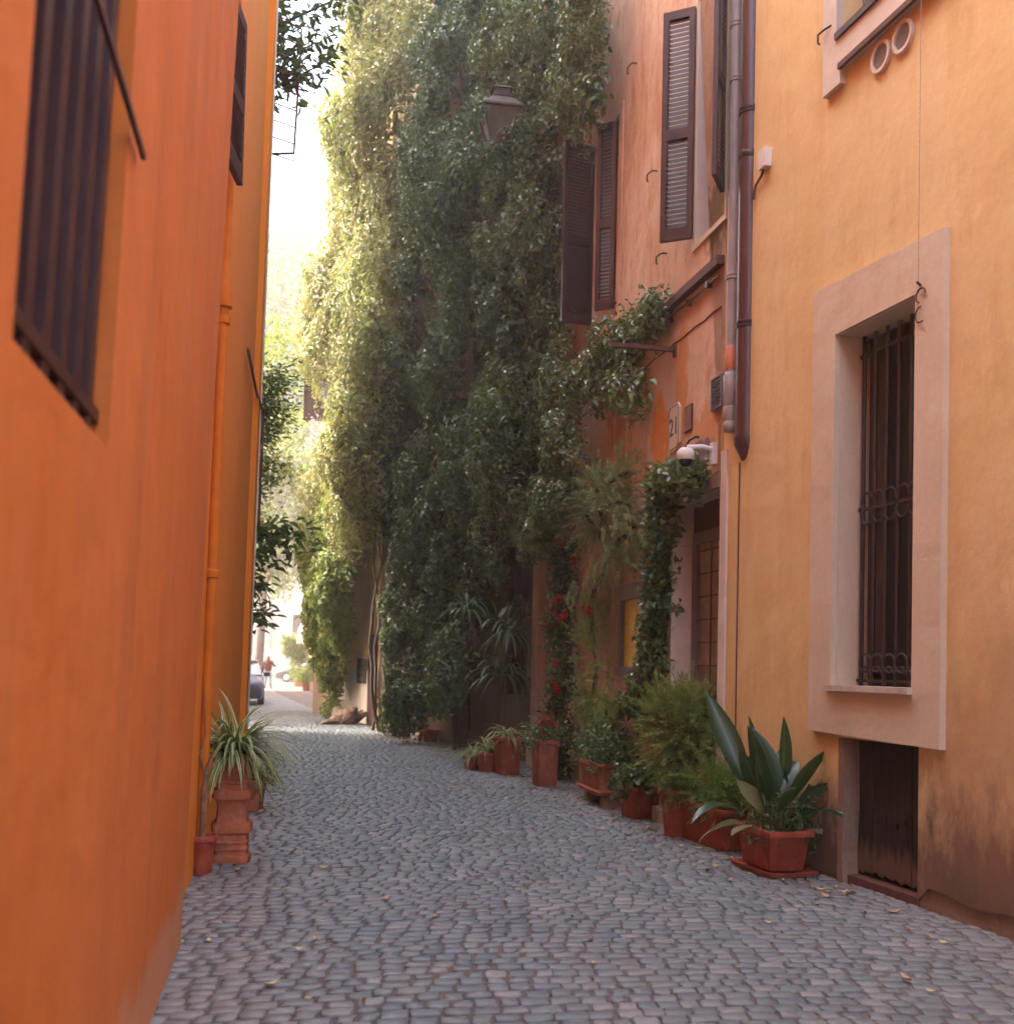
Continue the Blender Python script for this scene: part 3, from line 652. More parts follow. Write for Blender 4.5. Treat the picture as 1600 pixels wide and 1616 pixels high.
a = MB(); a.lathe([(.09, -.03), (.094, -.02), (.094, .02), (.09, .03)], pb + Vector((0, 0, zat(0, 236, pb))), 18); a.build('coupling', M['iron'], t, smooth=True)
gp = at(1154, 600, 9.12); gp.z = 0; zg = zat(0, 560, gp)
t = downpipe('grey_downpipe', 'slim grey downpipe left of the brown one with an orange sleeve', gp, .052, zat(0, 640, gp), 9.6, M['greypipe'], [zat(0, 110, gp), zat(0, 20, gp), zat(0, 430, gp)], None)
a = MB(); a.lathe([(.054, zat(0, 580, gp)), (.057, zat(0, 580, gp) + .01), (.057, zat(0, 545, gp)), (.053, zat(0, 545, gp) + .01)], gp, 18); a.build('sleeve', M['redpipe'], t, smooth=True)
a = MB(); z5 = zat(0, 590, gp); z6 = zat(0, 680, gp)
a.lathe([(.05, z6), (.062, z6 + .02), (.062, z6 + .08), (.055, z6 + .09), (.066, z6 + .13), (.066, z6 + .2), (.06, z6 + .22), (.07, z6 + .24), (.07, z5), (.052, z5 + .03)], gp, 18); a.build('lower_socket', M['greypipe'], t, smooth=True)

# ---- ivy-clad house and its ground floor
IH = thing('ivy_house', 'dark brown house front almost hidden under ivy with lattice windows and a stone column', 'house', W2.P(0, 0))
wh = []
for px0, px1, zlo, zhi in ((832, 800, 1.0, 3.4), (745, 722, .2, 2.6)):
    a_, b_ = W2.U(px0, 1000), W2.U(px1, 1000); wh.append((max(.3, min(a_, b_)), max(a_, b_), zlo, zhi))
holes = [rect(a_, z0, b_, z1) for a_, b_, z0, z1 in wh]
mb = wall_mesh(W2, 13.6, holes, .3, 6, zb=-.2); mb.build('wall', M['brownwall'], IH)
for a_, b_, z0, z1 in wh:
    f_ = MB(); f_.prism(W2, rect(a_, z0, b_, z1), -.2, -.1, [rect(a_ + .06, z0 + .06, b_ - .06, z1 - .06)]); fo = f_.build('window', M['brownwood'], IH)
    g_ = MB(); g_.wbox(W2, a_, b_, z0, z1, -.235, -.22); g_.build('pane', M['glass'], fo)
    g_ = MB()
    for k in range(1, int((z1 - z0) / .25)): g_.wbox(W2, a_, b_, z0 + k * .25 - .008, z0 + k * .25 + .008, -.09, -.075)
    nn = max(2, int((b_ - a_) / .2))
    for k in range(1, nn): g_.wbox(W2, a_ + (b_ - a_) * k / nn - .008, a_ + (b_ - a_) * k / nn + .008, z0, z1, -.074, -.06)
    g_.build('lattice', M['rust'], fo)
mb = MB()
cu_ = WP.len - .35
mb.wbox(WP, cu_ - .18, cu_ + .18, 0, 3.9, .0, .16); mb.wbox(WP, cu_ - .24, cu_ + .24, 0, .28, 0, .2); mb.wbox(WP, cu_ - .22, cu_ + .22, 3.9, 4.1, 0, .2)
t = thing('stone_column', 'weathered grey stone pilaster between the climbing red flowers and the lattice window', 'pilaster', WP.P(cu_, 0)); mb.build('shaft', M['stonecol'], t)
mb = MB(); mb.wbox(WP, cu_ - .12, cu_ + .12, .35, 3.8, .16, .175); mb.build('raised_panel', M['stonecol'], t)
# louvred shutter leaf in the ivy near the peach corner (faint slats)
s0 = WP.P(WP.len - .9, 0, .12); s1 = WP.P(WP.len - .35, 0, .16); leaf(IH, (s0.x, s0.y), (s1.x, s1.y), 5.3, 8.1)

# ---- ochre house beyond, with cream door zone
OH = thing('ochre_house', 'sunlit ochre house wall showing between two masses of ivy', 'house', W3.P(0, 0))
mb = wall_mesh(W3, 19.5, [], .3, 7); mb.build('wall', M['ochre'], OH)
a0, a1 = W3.U(597, 1100), W3.U(562, 1100)
mb = MB(); mb.wbox(W3, 0.05, W3.len - .05, -.05, 1.25, 0, .03); mb.build('plinth', M['cream'], OH)
mb = MB(); mb.wbox(W3, a0 + .1, a0 + .75, 0, 2.1, .03, .07); mb.build('door', M['brownwood'], OH)
mb = MB(); mb.wbox(W3, a0 + 1.0, a1 - .3, .95, 1.55, .03, .07); mb.build('notice_panel', M['glass'], OH)
for k, (z, uu) in enumerate(((8.2, 5.9), (10.6, 6.2))):
    h_ = W3.P(uu, 0, .03); leaf(OH, (h_.x, h_.y), (h_.x - .75, h_.y - .1), z, z + 1.9)

# ---- pink house with awnings
NH = thing('pink_house', 'pale pink house at the far end of the lane above two scalloped awnings', 'house', W4.P(0, 0))
mb = wall_mesh(W4, 11.2, [], .3, 10); mb.build('wall', M['pink'], NH)
mb = MB(); Z0 = 11.2; P_ = [W4.P(-.2, Z0, .5), W4.P(W4.len + .2, Z0, .5), W4.P(W4.len + .2, Z0, -8), W4.P(-.2, Z0, -8), W4.P(-.2, Z0 + .15, .5), W4.P(W4.len + .2, Z0 + .15, .5), W4.P(W4.len + .2, Z0 + 2.2, -8), W4.P(-.2, Z0 + 2.2, -8)]
mb.box8(P_); mb.build('roof', M['terra_pale'], NH)
mb = MB(); q = W4.P(W4.len - .1, 0, .08); mb.tube([q, q + Vector((0, 0, 11))], .07, 8); q = W4.P(W4.len - 4.5, 0, .08); mb.tube([q + Vector((0, 0, 5)), q + Vector((0, 0, 11))], .06, 8); mb.build('drainpipe', M['pipe'], NH, smooth=True)
for k in range(3):
    for zz in (4.3, 7.7):
        mb = MB(); mb.wbox(W4, 2 + k * 4.6, 3.1 + k * 4.6, zz, zz + 1.9, .0, .08); mb.build('shutter', M['brownwood'], NH)
m = NT('awning_cloth', .9, .2); m.color(m.mix(m.noise(3, 3, .5), (.62, .45, .36), (.70, .55, .45))); M['awning'] = m.m
for k, (uu, lab) in enumerate(((2.6, 'pale pink dome awning with scalloped edge, the nearer one'), (7.6, 'pale pink dome awning over the far planters, the further one'))):
    t = thing('dome_awning', lab, 'awning', W4.P(uu, 2.5), 'awnings on the pink house'); a = MB(); V = []; n = 9; mm = 12; Wd = 1.5; 
    for i in range(n + 1):
        ph = math.pi / 2 * i / n
        for j in range(mm + 1):
            th = math.pi * j / mm; V.append(W4.P(uu + Wd * math.cos(th) * math.cos(ph), 2.55 + 1.25 * math.sin(ph), .02 + 1.25 * math.sin(th) * math.cos(ph)))
    Fs = [(i * (mm + 1) + j, i * (mm + 1) + j + 1, (i + 1) * (mm + 1) + j + 1, (i + 1) * (mm + 1) + j) for i in range(n) for j in range(mm)]
    a.add(V, Fs); a.build('canopy', M['awning'], t, smooth=True, fix=False)
    a = MB(); V = []
    for j in range(mm * 3 + 1):
        th = math.pi * j / (mm * 3); x, o = uu + Wd * math.cos(th), .02 + 1.26 * math.sin(th); V += [W4.P(x, 2.56, o), W4.P(x, 2.30 - .07 * abs(math.sin(j * math.pi / 3)), o)]
    a.add(V, [(2 * j, 2 * j + 1, 2 * j + 3, 2 * j + 2) for j in range(mm * 3)]); a.build('valance', M['awning'], t, fix=False)

# ---- far cream palazzo
FB = Wall(-60, 98, -14, 102, 'L'); FB.n = Vector((FB.u.y, -FB.u.x, 0))
FH = thing('cream_palazzo', 'large cream building with rusticated ground floor closing the end of the street', 'building', FB.P(30, 0))
fu = lambda x, y=1000: FB.U(x, y)
wins = [(fu(479) - 1.0 - 5.2 * k, 2.4, fu(479) + .3 - 5.2 * k, 5.8) for k in range(5)]
holes = [rect(*q) for q in wins]; up = []
for zf in (11.2, 16.0, 20.6):
    for k in range(6): up.append((fu(479) - .9 + 2.5 - 5.2 * k, zf, fu(479) + .5 + 2.5 - 5.2 * k, zf + 2.7))
mb = wall_mesh(FB, 25, holes + [rect(*q) for q in up], .4, 10); mb.build('wall', M['cream'], FH)
mb = MB()
for k in range(1, 13): mb.wbox(FB, 0, FB.len, .7 * k, .7 * k + .62, 0, .05) if k < 13 else None
mb2 = MB()
for k in range(0, 12):
    z0 = .2 + .72 * k; segs = []; uu = 0.0
    for q in sorted(wins): segs.append((uu, q[0] - .25)); uu = q[2] + .25
    segs.append((uu, FB.len))
    full = not (z0 + .66 > 2.2 and z0 < 6.0)
    for a_, b_ in ([(0, FB.len)] if full else segs): mb2.wbox(FB, a_, b_, z0, z0 + .67, 0, .06)
mb2.build('rusticated_courses', M['cream'], FH)
mb = MB(); mb.wbox(FB, 0, FB.len, 9.1, 9.5, 0, .45); mb.wbox(FB, 0, FB.len, 9.5, 9.75, 0, .3); mb.wbox(FB, 0, FB.len, 24.4, 25.1, 0, 1.0); mb.build('cornice', M['cream'], FH)
for q in wins + up:
    f_ = MB(); f_.prism(FB, rect(q[0] - .2, q[1] - .2, q[2] + .2, q[3] + .2), .06, .16, [rect(*q)]); fo = f_.build('window', M['cream'], FH)
    g_ = MB(); g_.wbox(FB, q[0] - .02, q[2] + .02, q[1], q[3], -.3, -.25); g_.build('pane', M['glass'] if q[1] < 9 else M['greyframe'], fo)
    if q[1] < 9:
        g_ = MB()
        for k in range(6): uu = q[0] + (k + .5) * (q[2] - q[0]) / 6; g_.wbox(FB, uu - .03, uu + .03, q[1] + 1.9, q[3] - .1, -.1, -.06)
        g_.wbox(FB, q[0], q[2], q[1] + 1.85, q[1] + 1.95, -.1, -.05); g_.build('grille', M['iron'], fo)
mb = MB(); q = FB.P(fu(427), 0, .2); mb.tube([q + Vector((0, 0, 2.6)), q + Vector((0, 0, 9))], .07, 6); mb.build('drainpipe', M['greypipe'], FH)

# ------------------------------------------------------------ left side
WA = Wall(-.516 + 2.4, -12, -.516 - 1.1, 5.5, 'L', .03); WB = Wall(-.616 - 1.1, 5.52, -.616 - .2 * 14, 14.0, 'L', .012)
OA = thing('orange_house', 'bright orange plastered house close on the left with a deep barred window', 'house', WA.P(WA.len, 0))
A = lambda x, y: WA.hit(x, y)
wa0, wa1 = A(20, 540)[0], A(168, 700)[0]; wz0 = A(120, 650)[1]; wz1 = 4.6
mb = wall_mesh(WA, 10.5, [rect(wa0, wz0, wa1 + .03, wz1)], .12, 6); mb.build('wall', M['orange'], OA)
mb = MB(); mb.wbox(WA, wa0 - .05, wa1 + .1, wz0 - .05, wz1 + .05, -.085, -.075); mb.build('painted_shade_panel', M['dark'], OA)  # black sheet just behind the bars stands for the room's shade
mb = MB(); 
g = MB(); nb = 6
g.wbox(WA, wa0, wa1 + .05, wz0 + .06, wz0 + .09, -.045, -.025)
go = g.build('window_grille', M['shutter'], OA)
for k in range(nb):
    uu = wa0 + .06 + k * (wa1 - wa0 + .03) / nb; b_ = MB(); b_.wbox(WA, uu - .03, uu + .03, wz0, wz1, -.07, -.03); b_.build('bar', M['shutter'], go)
b3 = MB(); zB = A(203, 205)[1]; b3.wbox(WA, wa0 - .1, wa1 + .16, zB - .008, zB + .008, .012, .024); b3.build('cross_bar', M['rust'], OA)
# pale worn patch low on the wall end
# second wall, pilaster, painted downpipe
OB = thing('orange_house_extension', 'deep orange plastered wall with painted downpipe behind the potted spider plant', 'house', WB.P(WB.len, 0))
mb = wall_mesh(WB, 14, [], .3, 5.6); mb.build('wall', M['orange2'], OB)
mb = MB(); mb.wbox(WB, WB.len - .75, WB.len + .02, -.1, 13.9, -.2, .07); mb.build('corner_pilaster', M['orange2'], OB)
mb = MB(); mb.wbox(WB, WB.len - .05, WB.len + .05, -.1, 13.8, -.3, .085); mb.build('painted_skylit_edge', M['surround'], OB)  # paler colour paints in the sky light on the corner face
pu_ = 1.9; zz1 = None
t = thing('painted_downpipe', 'orange painted downpipe with a hopper running down the left wall', 'downpipe', WB.P(pu_, 0, .06))
a = MB(); a.tube([WB.P(pu_, .02, .03), WB.P(pu_, 9, .03)], .036, 14); a.build('pipe', M['pipeorange'], t, smooth=True)
for px, py, s_ in ((335, 905, 1), (363, 500, 1)):
    z_ = zat(0, py, WB.P(pu_, 0, .06)); a = MB(); a.lathe([(.037, -.03), (.05, -.025), (.05, .02), (.037, .03)], WB.P(pu_, z_, .03), 14); a.build('collar', M['pipeorange'], t, smooth=True)
z_ = zat(0, 470, WB.P(pu_, 0, .06)); a = MB(); a.lathe([(.037, -.05), (.062, -.04), (.062, .0), (.045, .22), (.037, .25)], WB.P(pu_, z_, .03), 14); a.build('hopper', M['pipeorange'], t, smooth=True)
a = MB(); cpts = [WB.P(5.5, 4.63, .03), WB.P(WB.len - .9, 4.72, .05), WB.P(WB.len - .06, 4.70, .10), WB.P(WB.len - .04, 4.5, .11), WB.P(WB.len - .05, 3.9, .11), WB.P(WB.len - .03, 3.2, .11)]
a.tube(cpts, .018, 6); tagp(a.build('cable', M['rust'], loc=WB.P(WB.len, 3.2), smooth=True), 'thin dark cable running round the corner edge of the orange wall', 'cable')
# open shutter leaf edges higher up
def slab(W, u, z0, z1, o0, o1, th, name, lab, mat):
    a = MB(); a.wbox(W, u, u + th, z0, z1, o0, o1); tagp(a.build(name, mat, loc=W.P(u, z0)), lab, 'shutter')
sh_u = 1.15
for i_, (px, y0, y1, lab) in enumerate(((377, -60, 222, 'dark open shutter edge seen against the orange wall high on the left'),)):
    W = WB; p = WB.P(sh_u, 0); z0, z1 = zat(0, y1, p), zat(0, y0, p); h_ = W.P(sh_u, 0, .04 + .012 * z0); f2 = W.P(sh_u + .5, 0, .12 + .012 * z0)
    t = thing('open_shutter', lab, 'shutter', (h_.x, h_.y, z0)); leaf(t, (h_.x, h_.y), (f2.x, f2.y), z0, z1, 'panel')
# hidden house added to shade the lane and ivy, beyond the corner
WC = Wall(-4.9, 11.5, -7.25, 22.8, 'L')
OC = thing('unseen_shade_house', 'unseen tall ochre house added behind the orange corner to shade the ivy', 'house', WC.P(0, 0))
mb = wall_mesh(WC, 19, [], .3, 7); mb.build('wall', M['ochre'], OC)
mb = MB(); mb.wbox(WC, -.2, WC.len + .2, 19.0, 19.25, -7, .4); mb.build('roof', M['terra'], OC)
WD = Wall(-9.0, 26.5, -16.9, 54, 'L')  # unseen house, added to cut the sky light on the far street
OD = thing('unseen_far_shade_house', 'unseen plastered house added on the far left to shade the end of the street', 'house', WD.P(0, 0))
mb = wall_mesh(WD, 9, [], .3, 9); mb.build('wall', M['pink'], OD)
mb = MB(); mb.wbox(WD, -.2, WD.len + .2, 9, 9.3, -9, .5); mb.build('roof', M['terra'], OD)
# metal rack (trellis) high beyond the corner
t = thing('trellis_rack', 'rusty iron ladder-like rack jutting from the orange corner high against the sky', 'rack', at(405, 240, 14.3))
c0, c1 = at(405, 243, 14.2), at(464, 242, 14.9); zt = at(470, 60, 14.9).z; a = MB()
a.tube([c1, Vector((c1.x + .06, c1.y, zt))], .018, 6); a.tube([c0, c1], .02, 6); a.build('frame', M['rust'], t, smooth=True)
for k in range(9):
    f_ = (k + .3) / 8.5; zq = c0.z + (zt - c0.z) * f_; a = MB(); a.tube([Vector((c0.x, c0.y, zq)), Vector((c1.x + .06 * f_, c1.y, zq + (c1.z - c0.z) * .5))], .011, 5); a.build('rung', M['rust'], t)

# ------------------------------------------------------------ foliage builders
def inpoly(x, y, P):
    c = False; j = len(P) - 1
    for i in range(len(P)):
        if (P[i][1] > y) != (P[j][1] > y) and x < (P[j][0] - P[i][0]) * (y - P[i][1]) / (P[j][1] - P[i][1]) + P[i][0]: c = not c
        j = i
    return c
def wall_creeper(name, lab, cat, W, poly, ofun, dens, per, rad, Ls, mat, urange, zrange, stems=10, parentloc=None, hang=.25, wr=.55, stemr=.012, hole=-.6, extra=None, group=None):
    """clumps of leaves over a wall area; poly is the traced outline projected on the wall"""
    t = thing(name, lab, cat, W.P(sum(urange) / 2, 0), group)
    sc_ = []; pos = []; nr = []; n = int((urange[1] - urange[0]) * (zrange[1] - zrange[0]) * dens); cen = []; stems //= 2
    for _ in range(n):
        u = random.uniform(*urange); z = random.uniform(*zrange)
        o = ofun(u, z)
        if o is None: continue
        p = W.P(u, z, o); x, y = proj(p)
        if not inpoly(x, y, poly): continue
        q = noise.noise(Vector((u * .9, z * .7, 3.3))) + .5 * noise.noise(Vector((u * 2.3, z * 1.8, 8.1)))
        if q < hole: continue
        o2 = max(.04, o * (.55 + .6 * random.random()) + q * .35); cen.append(W.P(u, z, o2))
    for c in cen:
        rr_ = rad * random.uniform(.6, 2.1); k = int(per * (rr_ / rad) ** 1.7 * .75) + 4; g_ = rng.normal(size=(k, 3)); g_ /= np.linalg.norm(g_, axis=1, keepdims=True) + 1e-6
        back = (g_ @ np.array(W.n)) < -.2; g_[back] -= 2 * np.outer((g_[back] @ np.array(W.n)), np.array(W.n))
        sc_.append(np.full(k, random.uniform(.65, 1.5)))
        pos.append(np.array(c) + g_ * rr_ * rng.uniform(.75, 1.15, (k, 1)) * [1, 1, 1.3]); nr.append(g_ * 1.1 + np.array(W.n) * .35 + np.array([0, 0, .35]) + rng.normal(size=(k, 3)) * .4)
    pos = np.vstack(pos); nr = np.vstack(nr); k = len(pos); L_ = rng.uniform(Ls[0], Ls[1], k) * np.concatenate(sc_)
    dd_ = (pos - np.array(W.p)) @ np.array(W.n); ok = (dd_ > .015) & (pos[:, 2] > .02); pos, nr, L_ = pos[ok], nr[ok], L_[ok]
    leaves('foliage', mat, t, pos, nr, L_, L_ * wr * rng.uniform(.8, 1.25, len(L_)), up=np.tile([0, 0, -hang], (len(pos), 1)) if hang else None)
    a = MB()
    for _ in range(stems):
        if not cen: break
        c = random.choice(cen); b = Vector((c.x, c.y, max(0, c.z - random.uniform(.6, 2.6))))
        if not inpoly(*proj(b), poly): continue
        q = [b]; 
        for s_ in range(1, 6):
            f_ = s_ / 5; q.append(b.lerp(c, f_) + Vector((random.gauss(0, .07), random.gauss(0, .07), 0)) - W.n * -.05)
        a.tube(q, [stemr * (1.2 - .15 * i) for i in range(6)], 5)
    if stems: a.build('stems', M['bark'], t, smooth=True, fix=False)
    return t, cen
def lum(u, z, a=.5, b=.45, s=.55):
    return max(.08, a + b * noise.noise(Vector((u * s, z * s * .7, 1.7))))

PD = [(690, -80), (960, -80), (952, 90), (938, 180), (932, 240), (886, 250), (882, 500), (905, 560), (925, 640), (915, 720), (905, 800), (850, 830), (800, 870), (770, 920), (725, 950), (722, 1050), (708, 1120), (690, 1060), (668, 1040), (650, 1150), (618, 1148), (612, 1000), (622, 860), (590, 760), (600, 640), (640, 520), (652, 300), (665, 100)]
DT, _c = wall_creeper('dark_ivy', 'dense dark green ivy cloaking the tall house front from roof to street', 'ivy', W2, PD,
             lambda u, z: lum(u, z, .55, .8, .8), 11, 75, .17, (.06, .105), M['ivy'], (-.8, W2.len + .3), (0, 14.2), stems=60, stemr=.016, hole=-.40)
a = MB()
for k in range(18):
    u = random.choice((random.uniform(2.2, W2.len - 1.6), random.uniform(5.5, W2.len - 1.0))); o = random.uniform(.12, .5); q = [W2.P(u + .05, 0, o)]; zz = 0; r0 = random.uniform(.018, .05)
    while zz < random.uniform(3.5, 9): zz += .45; u += random.gauss(0, .07); o = max(.08, o + random.gauss(0, .06)); q.append(W2.P(u, zz, o))
    a.tube(q, [r0 * (1 - .6 * i / len(q)) for i in range(len(q))], 7)
a.build('woody_vines', M['bark'], DT, smooth=True, fix=False)
PE = [(790, -80), (962, -80), (955, 90), (940, 180), (925, 240), (880, 250), (880, 540), (930, 545), (985, 515), (1020, 480), (1045, 478), (1030, 510), (985, 560), (1015, 600), (1005, 640), (980, 615), (930, 640), (922, 700), (910, 780), (880, 830), (850, 860), (770, 860), (770, 400)]
wall_creeper('glossy_creeper', 'glossy leaved creeper spilling round the two half open shutters on the peach corner', 'creeper', WP, PE,
             lambda u, z: lum(u, z, .28 + .10 * max(0, u - 3), .3, .9), 22, 52, .12, (.045, .08), M['ivy2'], (1.2, WP.len + .6), (2.6, 12), stems=40, stemr=.010)
PW = [(590, -60), (720, -60), (700, 120), (672, 280), (660, 420), (648, 540), (610, 640), (585, 720), (590, 800), (560, 850), (490, 860), (478, 780), (540, 700), (520, 620), (488, 520), (520, 440), (548, 350), (530, 230), (560, 130), (570, 40)]
wall_creeper('pale_wisteria', 'sunlit yellow green wisteria billowing over the ochre house', 'wisteria', W3, PW,
             lambda u, z: lum(u, z, .8, .9, .4), 15, 52, .26, (.09, .15), M['wist'], (-3.6, W3.len + 1.2), (4.2, 21), stems=60, wr=.36, stemr=.02, hole=-.9)
# lilac racemes
T_ = thing('wisteria_blossom', 'lilac wisteria blossom trusses hanging at the left edge of the pale foliage', 'blossom', W3.P(5, 5))
pos = []
for px, py in ((556, 560), (545, 600), (518, 605), (523, 625), (508, 690), (548, 700), (553, 730), (540, 665), (610, 50), (625, 60), (545, 285), (620, 310), (560, 580), (505, 720), (498, 655), (530, 640), (560, 190), (575, 100), (530, 560), (566, 610)):
    c = at(px, py, 26.5 + random.uniform(-1, 1.5)); k = 90; tt = rng.random(k)
    pos.append(np.array(c) + np.c_[rng.normal(size=k) * .10 * (1.2 - tt), rng.normal(size=k) * .10 * (1.2 - tt), -tt * .55])
pos = np.vstack(pos); leaves('petals', M['lilac'], T_, pos, rng.normal(size=pos.shape), np.full(len(pos), .05), np.full(len(pos), .04))
# ivy column 2 (left of the ochre wall)
PC = [(500, 840), (545, 815), (580, 830), (562, 900), (546, 960), (532, 1020), (528, 1080), (526, 1135), (522, 1135), (520, 1090), (490, 1010), (492, 930), (480, 870)]
wall_creeper('leaning_ivy_mass', 'mid green ivy mass leaning over the street in front of the ochre wall', 'ivy', W3, PC,
             lambda u, z: .35 + .45 * min(1, max(0, z - .5) / 1.5) + .3 * noise.noise(Vector((u, z, 5))), 30, 60, .15, (.07, .12), M['yel'], (.2, W3.len), (0, 5.6), stems=30)
PF = [(590, 690), (640, 700), (640, 850), (590, 840), (560, 800), (500, 850), (478, 850), (500, 800), (560, 740)]
wall_creeper('yellow_green_creeper', 'yellow green creeper lit by the sun above the ochre doorway', 'creeper', W3, PF,
             lambda u, z: lum(u, z, .8, .5, .8), 16, 60, .18, (.07, .12), M['yel'], (-2.4, W3.len), (.2, 6.5), stems=20)

# ---- magnolia: trunk behind the orange corner, crown reaching over the lane
MT = thing('magnolia_tree', 'evergreen tree with big glossy leaves reaching out from behind the orange corner', 'tree', (-5.0, 16.2, 0))
a = MB(); tr = [Vector((-5.0, 16.2, 0)), Vector((-4.95, 16.1, 3)), Vector((-5.0, 16.0, 7)), Vector((-4.7, 15.8, 11)), Vector((-4.4, 15.6, 13))]
a.tube(tr, [.16, .14, .11, .08, .03], 9); a.build('trunk', M['bark'], MT, smooth=True)
a = MB(); ends = []
for px, py, D in ((440, 20, 14.9), (500, 60, 15.0), (470, 95, 14.8), (520, 95, 15), (430, 60, 15), (460, -30, 15), (560, -15, 15), (445, 850, 15.6), (405, 920, 15.4), (470, 850, 15.6), (402, 975, 15.2), (425, 880, 15.4), (415, 620, 15.6), (430, 650, 15.8), (405, 700, 15.6), (412, 750, 15.5), (440, 600, 15.9), (408, 660, 15.6)):
    e_ = at(px, py, D); b_ = Vector((-4.95, 16.1, max(1.2, e_.z - 1.0 if e_.z > 3.4 else e_.z - .2))); mid_ = b_.lerp(e_, .5) + Vector((0, 0, .25))
    a.tube([b_, mid_, e_], [.05, .03, .008], 6); ends.append((e_, b_, py))
    for _k in range(9):
        f_ = random.uniform(.6, .98); s0_ = b_.lerp(e_, f_) + Vector((0, 0, .5 * f_ * (1 - f_))); a.tube([s0_, s0_ + Vector((random.gauss(.05, .12), random.gauss(0, .12), random.gauss(.0, .12))), s0_ + Vector((random.gauss(.12, .2), random.gauss(0, .18), random.gauss(-.05, .18)))], [.007, .005, .003], 4)
a.build('branches', M['bark'], MT, smooth=True)
pos = []; nr = []; upv = []; LL = []
for e_, b_, py in ends:
    big = py < 120 or py > 800; k = 120 if big else 420
    for _ in range(k):
        f_ = random.uniform(.62, 1.03) if big else random.uniform(.86, 1.06); c = b_.lerp(e_, f_) + Vector((0, 0, .25 * 4 * f_ * (1 - f_) * .5)); sp = .16 if big else .22
        off = Vector((random.gauss(0, sp), random.gauss(0, sp), random.gauss(0, sp * .9))); pos.append(c + off * .8); nr.append(Vector((0, 0, 1)) + Vector((random.gauss(0, .8), random.gauss(0, .8), random.gauss(0, .3))))
        upv.append((off.x * 3 + .5, off.y * 3 - .1, off.z - .35)); LL.append(random.uniform(.13, .21) if big else random.uniform(.06, .1))
LL = np.array(LL); leaves('crown', M['magn'], MT, np.array(pos), np.array(nr), LL, LL * .36, up=np.array(upv), fold=.15)

# ---- hazy plane tree far behind
def tree(name, lab, base, H, crown_r, n, mat, leafL, trunk_r=.4, zlo=.25, seed=1, grp=None):
    rr = random.Random(seed); t = thing(name, lab, 'tree', base, grp); a = MB(); base = Vector(base)
    top = base + Vector((rr.uniform(-.5, .5), 0, H * .8)); a.tube([base, base.lerp(top, .4) + Vector((.2, 0, 0)), top], [trunk_r, trunk_r * .7, trunk_r * .15], 9); a.build('trunk', M['bark'], t, smooth=True)
    a = MB(); cl = []
    for i in range(34):
        f_ = rr.uniform(zlo, .95); s_ = base.lerp(top, f_ * .85); an = rr.uniform(0, 2 * math.pi); r_ = crown_r * math.sin(math.pi * min(1, (f_ - zlo) / (1.05 - zlo) * .85 + .15)) * rr.uniform(.5, 1)
        e_ = Vector((s_.x + math.cos(an) * r_, s_.y + math.sin(an) * r_, base.z + H * f_ + r_ * .25)); a.tube([s_, s_.lerp(e_, .5) + Vector((0, 0, .3)), e_], [trunk_r * .22, trunk_r * .12, .02], 5)
        for q in (.55, .75, .95, 1.1): cl.append(s_.lerp(e_, q) + Vector((rr.gauss(0, .4), rr.gauss(0, .4), rr.gauss(0, .5))))
    a.build('branches', M['bark'], t, smooth=True)
    P_ = np.array([tuple(rr.choice(cl)) for _ in range(n // 45)]); pos = np.repeat(P_, 45, 0) + np.repeat(rng.normal(size=P_.shape) * crown_r * .09, 45, 0) + rng.normal(size=(len(P_) * 45, 3)) * crown_r * .075
    leaves('crown', mat, t, pos, rng.normal(size=pos.shape) + [0, 0, .8], rng.uniform(leafL * .7, leafL * 1.3, len(pos)), np.full(len(pos), leafL * .75)); return t
tree('plane_tree', 'tall pale hazy plane tree rising behind the end of the lane', (-19.6, 80, 0), 36, 9.0, 52000, M['plane'], .34, .5, .2, 3)
tree('plane_tree', 'second hazy plane tree, lower, in front of the cream building beside the pink house', (-15.2, 66, 0), 17.5, 4.2, 9000, M['plane'], .26, .3, .42, 5)
tree('garden_tree', 'light green leafy tree overhanging the street behind the magnolia', (-9.4, 33, 0), 11.5, 3.6, 14000, M['yel'], .14, .2, .45, 8)

# ------------------------------------------------------------ potted plants
def pot_round(t, c, r, h, mat, rim=True, low=.72, n=32, sq=0, sx=1, sy=1, rz=0, rimh=.045, name='pot'):
    a = MB(); k = r
    pr = [(k * low * .96, 0), (k * low, .01), (k * .93, h - rimh - .005), (k * .95, h - rimh)] + ([(k * 1.06, h - rimh + .004), (k * 1.08, h - rimh * .5), (k * 1.06, h - .004), (k * 1.0, h)] if rim else [(k, h)]) + [(k * .93, h - .002), (k * .90, h - .04)]
    a.lathe(pr, c, n, sq, sx, sy, rz); o = a.build(name, mat, t, smooth=True)
    b = MB(); b.lathe([(k * .91, h - .05), (k * .91, h - .045), (.001, h - .03)], c, n, sq, sx, sy, rz); b.build('soil', M['soil'], t); return o
def fuzz(t, cen, n, rad, mat, Ls=(.02, .05), wr=.12, name='foliage', clump=10, up=None, sub=.06):
    cs = np.array(cen); C = cs[rng.integers(0, len(cs), n // clump)] + np.clip(rng.normal(size=(n // clump, 3)), -1.7, 1.7) * np.array(rad)
    pos = np.repeat(C, clump, 0) + rng.normal(size=((n // clump) * clump, 3)).clip(-1.8, 1.8) * sub; L_ = rng.uniform(*Ls, len(pos)); pos[:, 2] = np.maximum(pos[:, 2], .03)
    leaves(name, mat, t, pos, rng.normal(size=pos.shape) + [0, 0, .5], L_, L_ * wr, up=up)
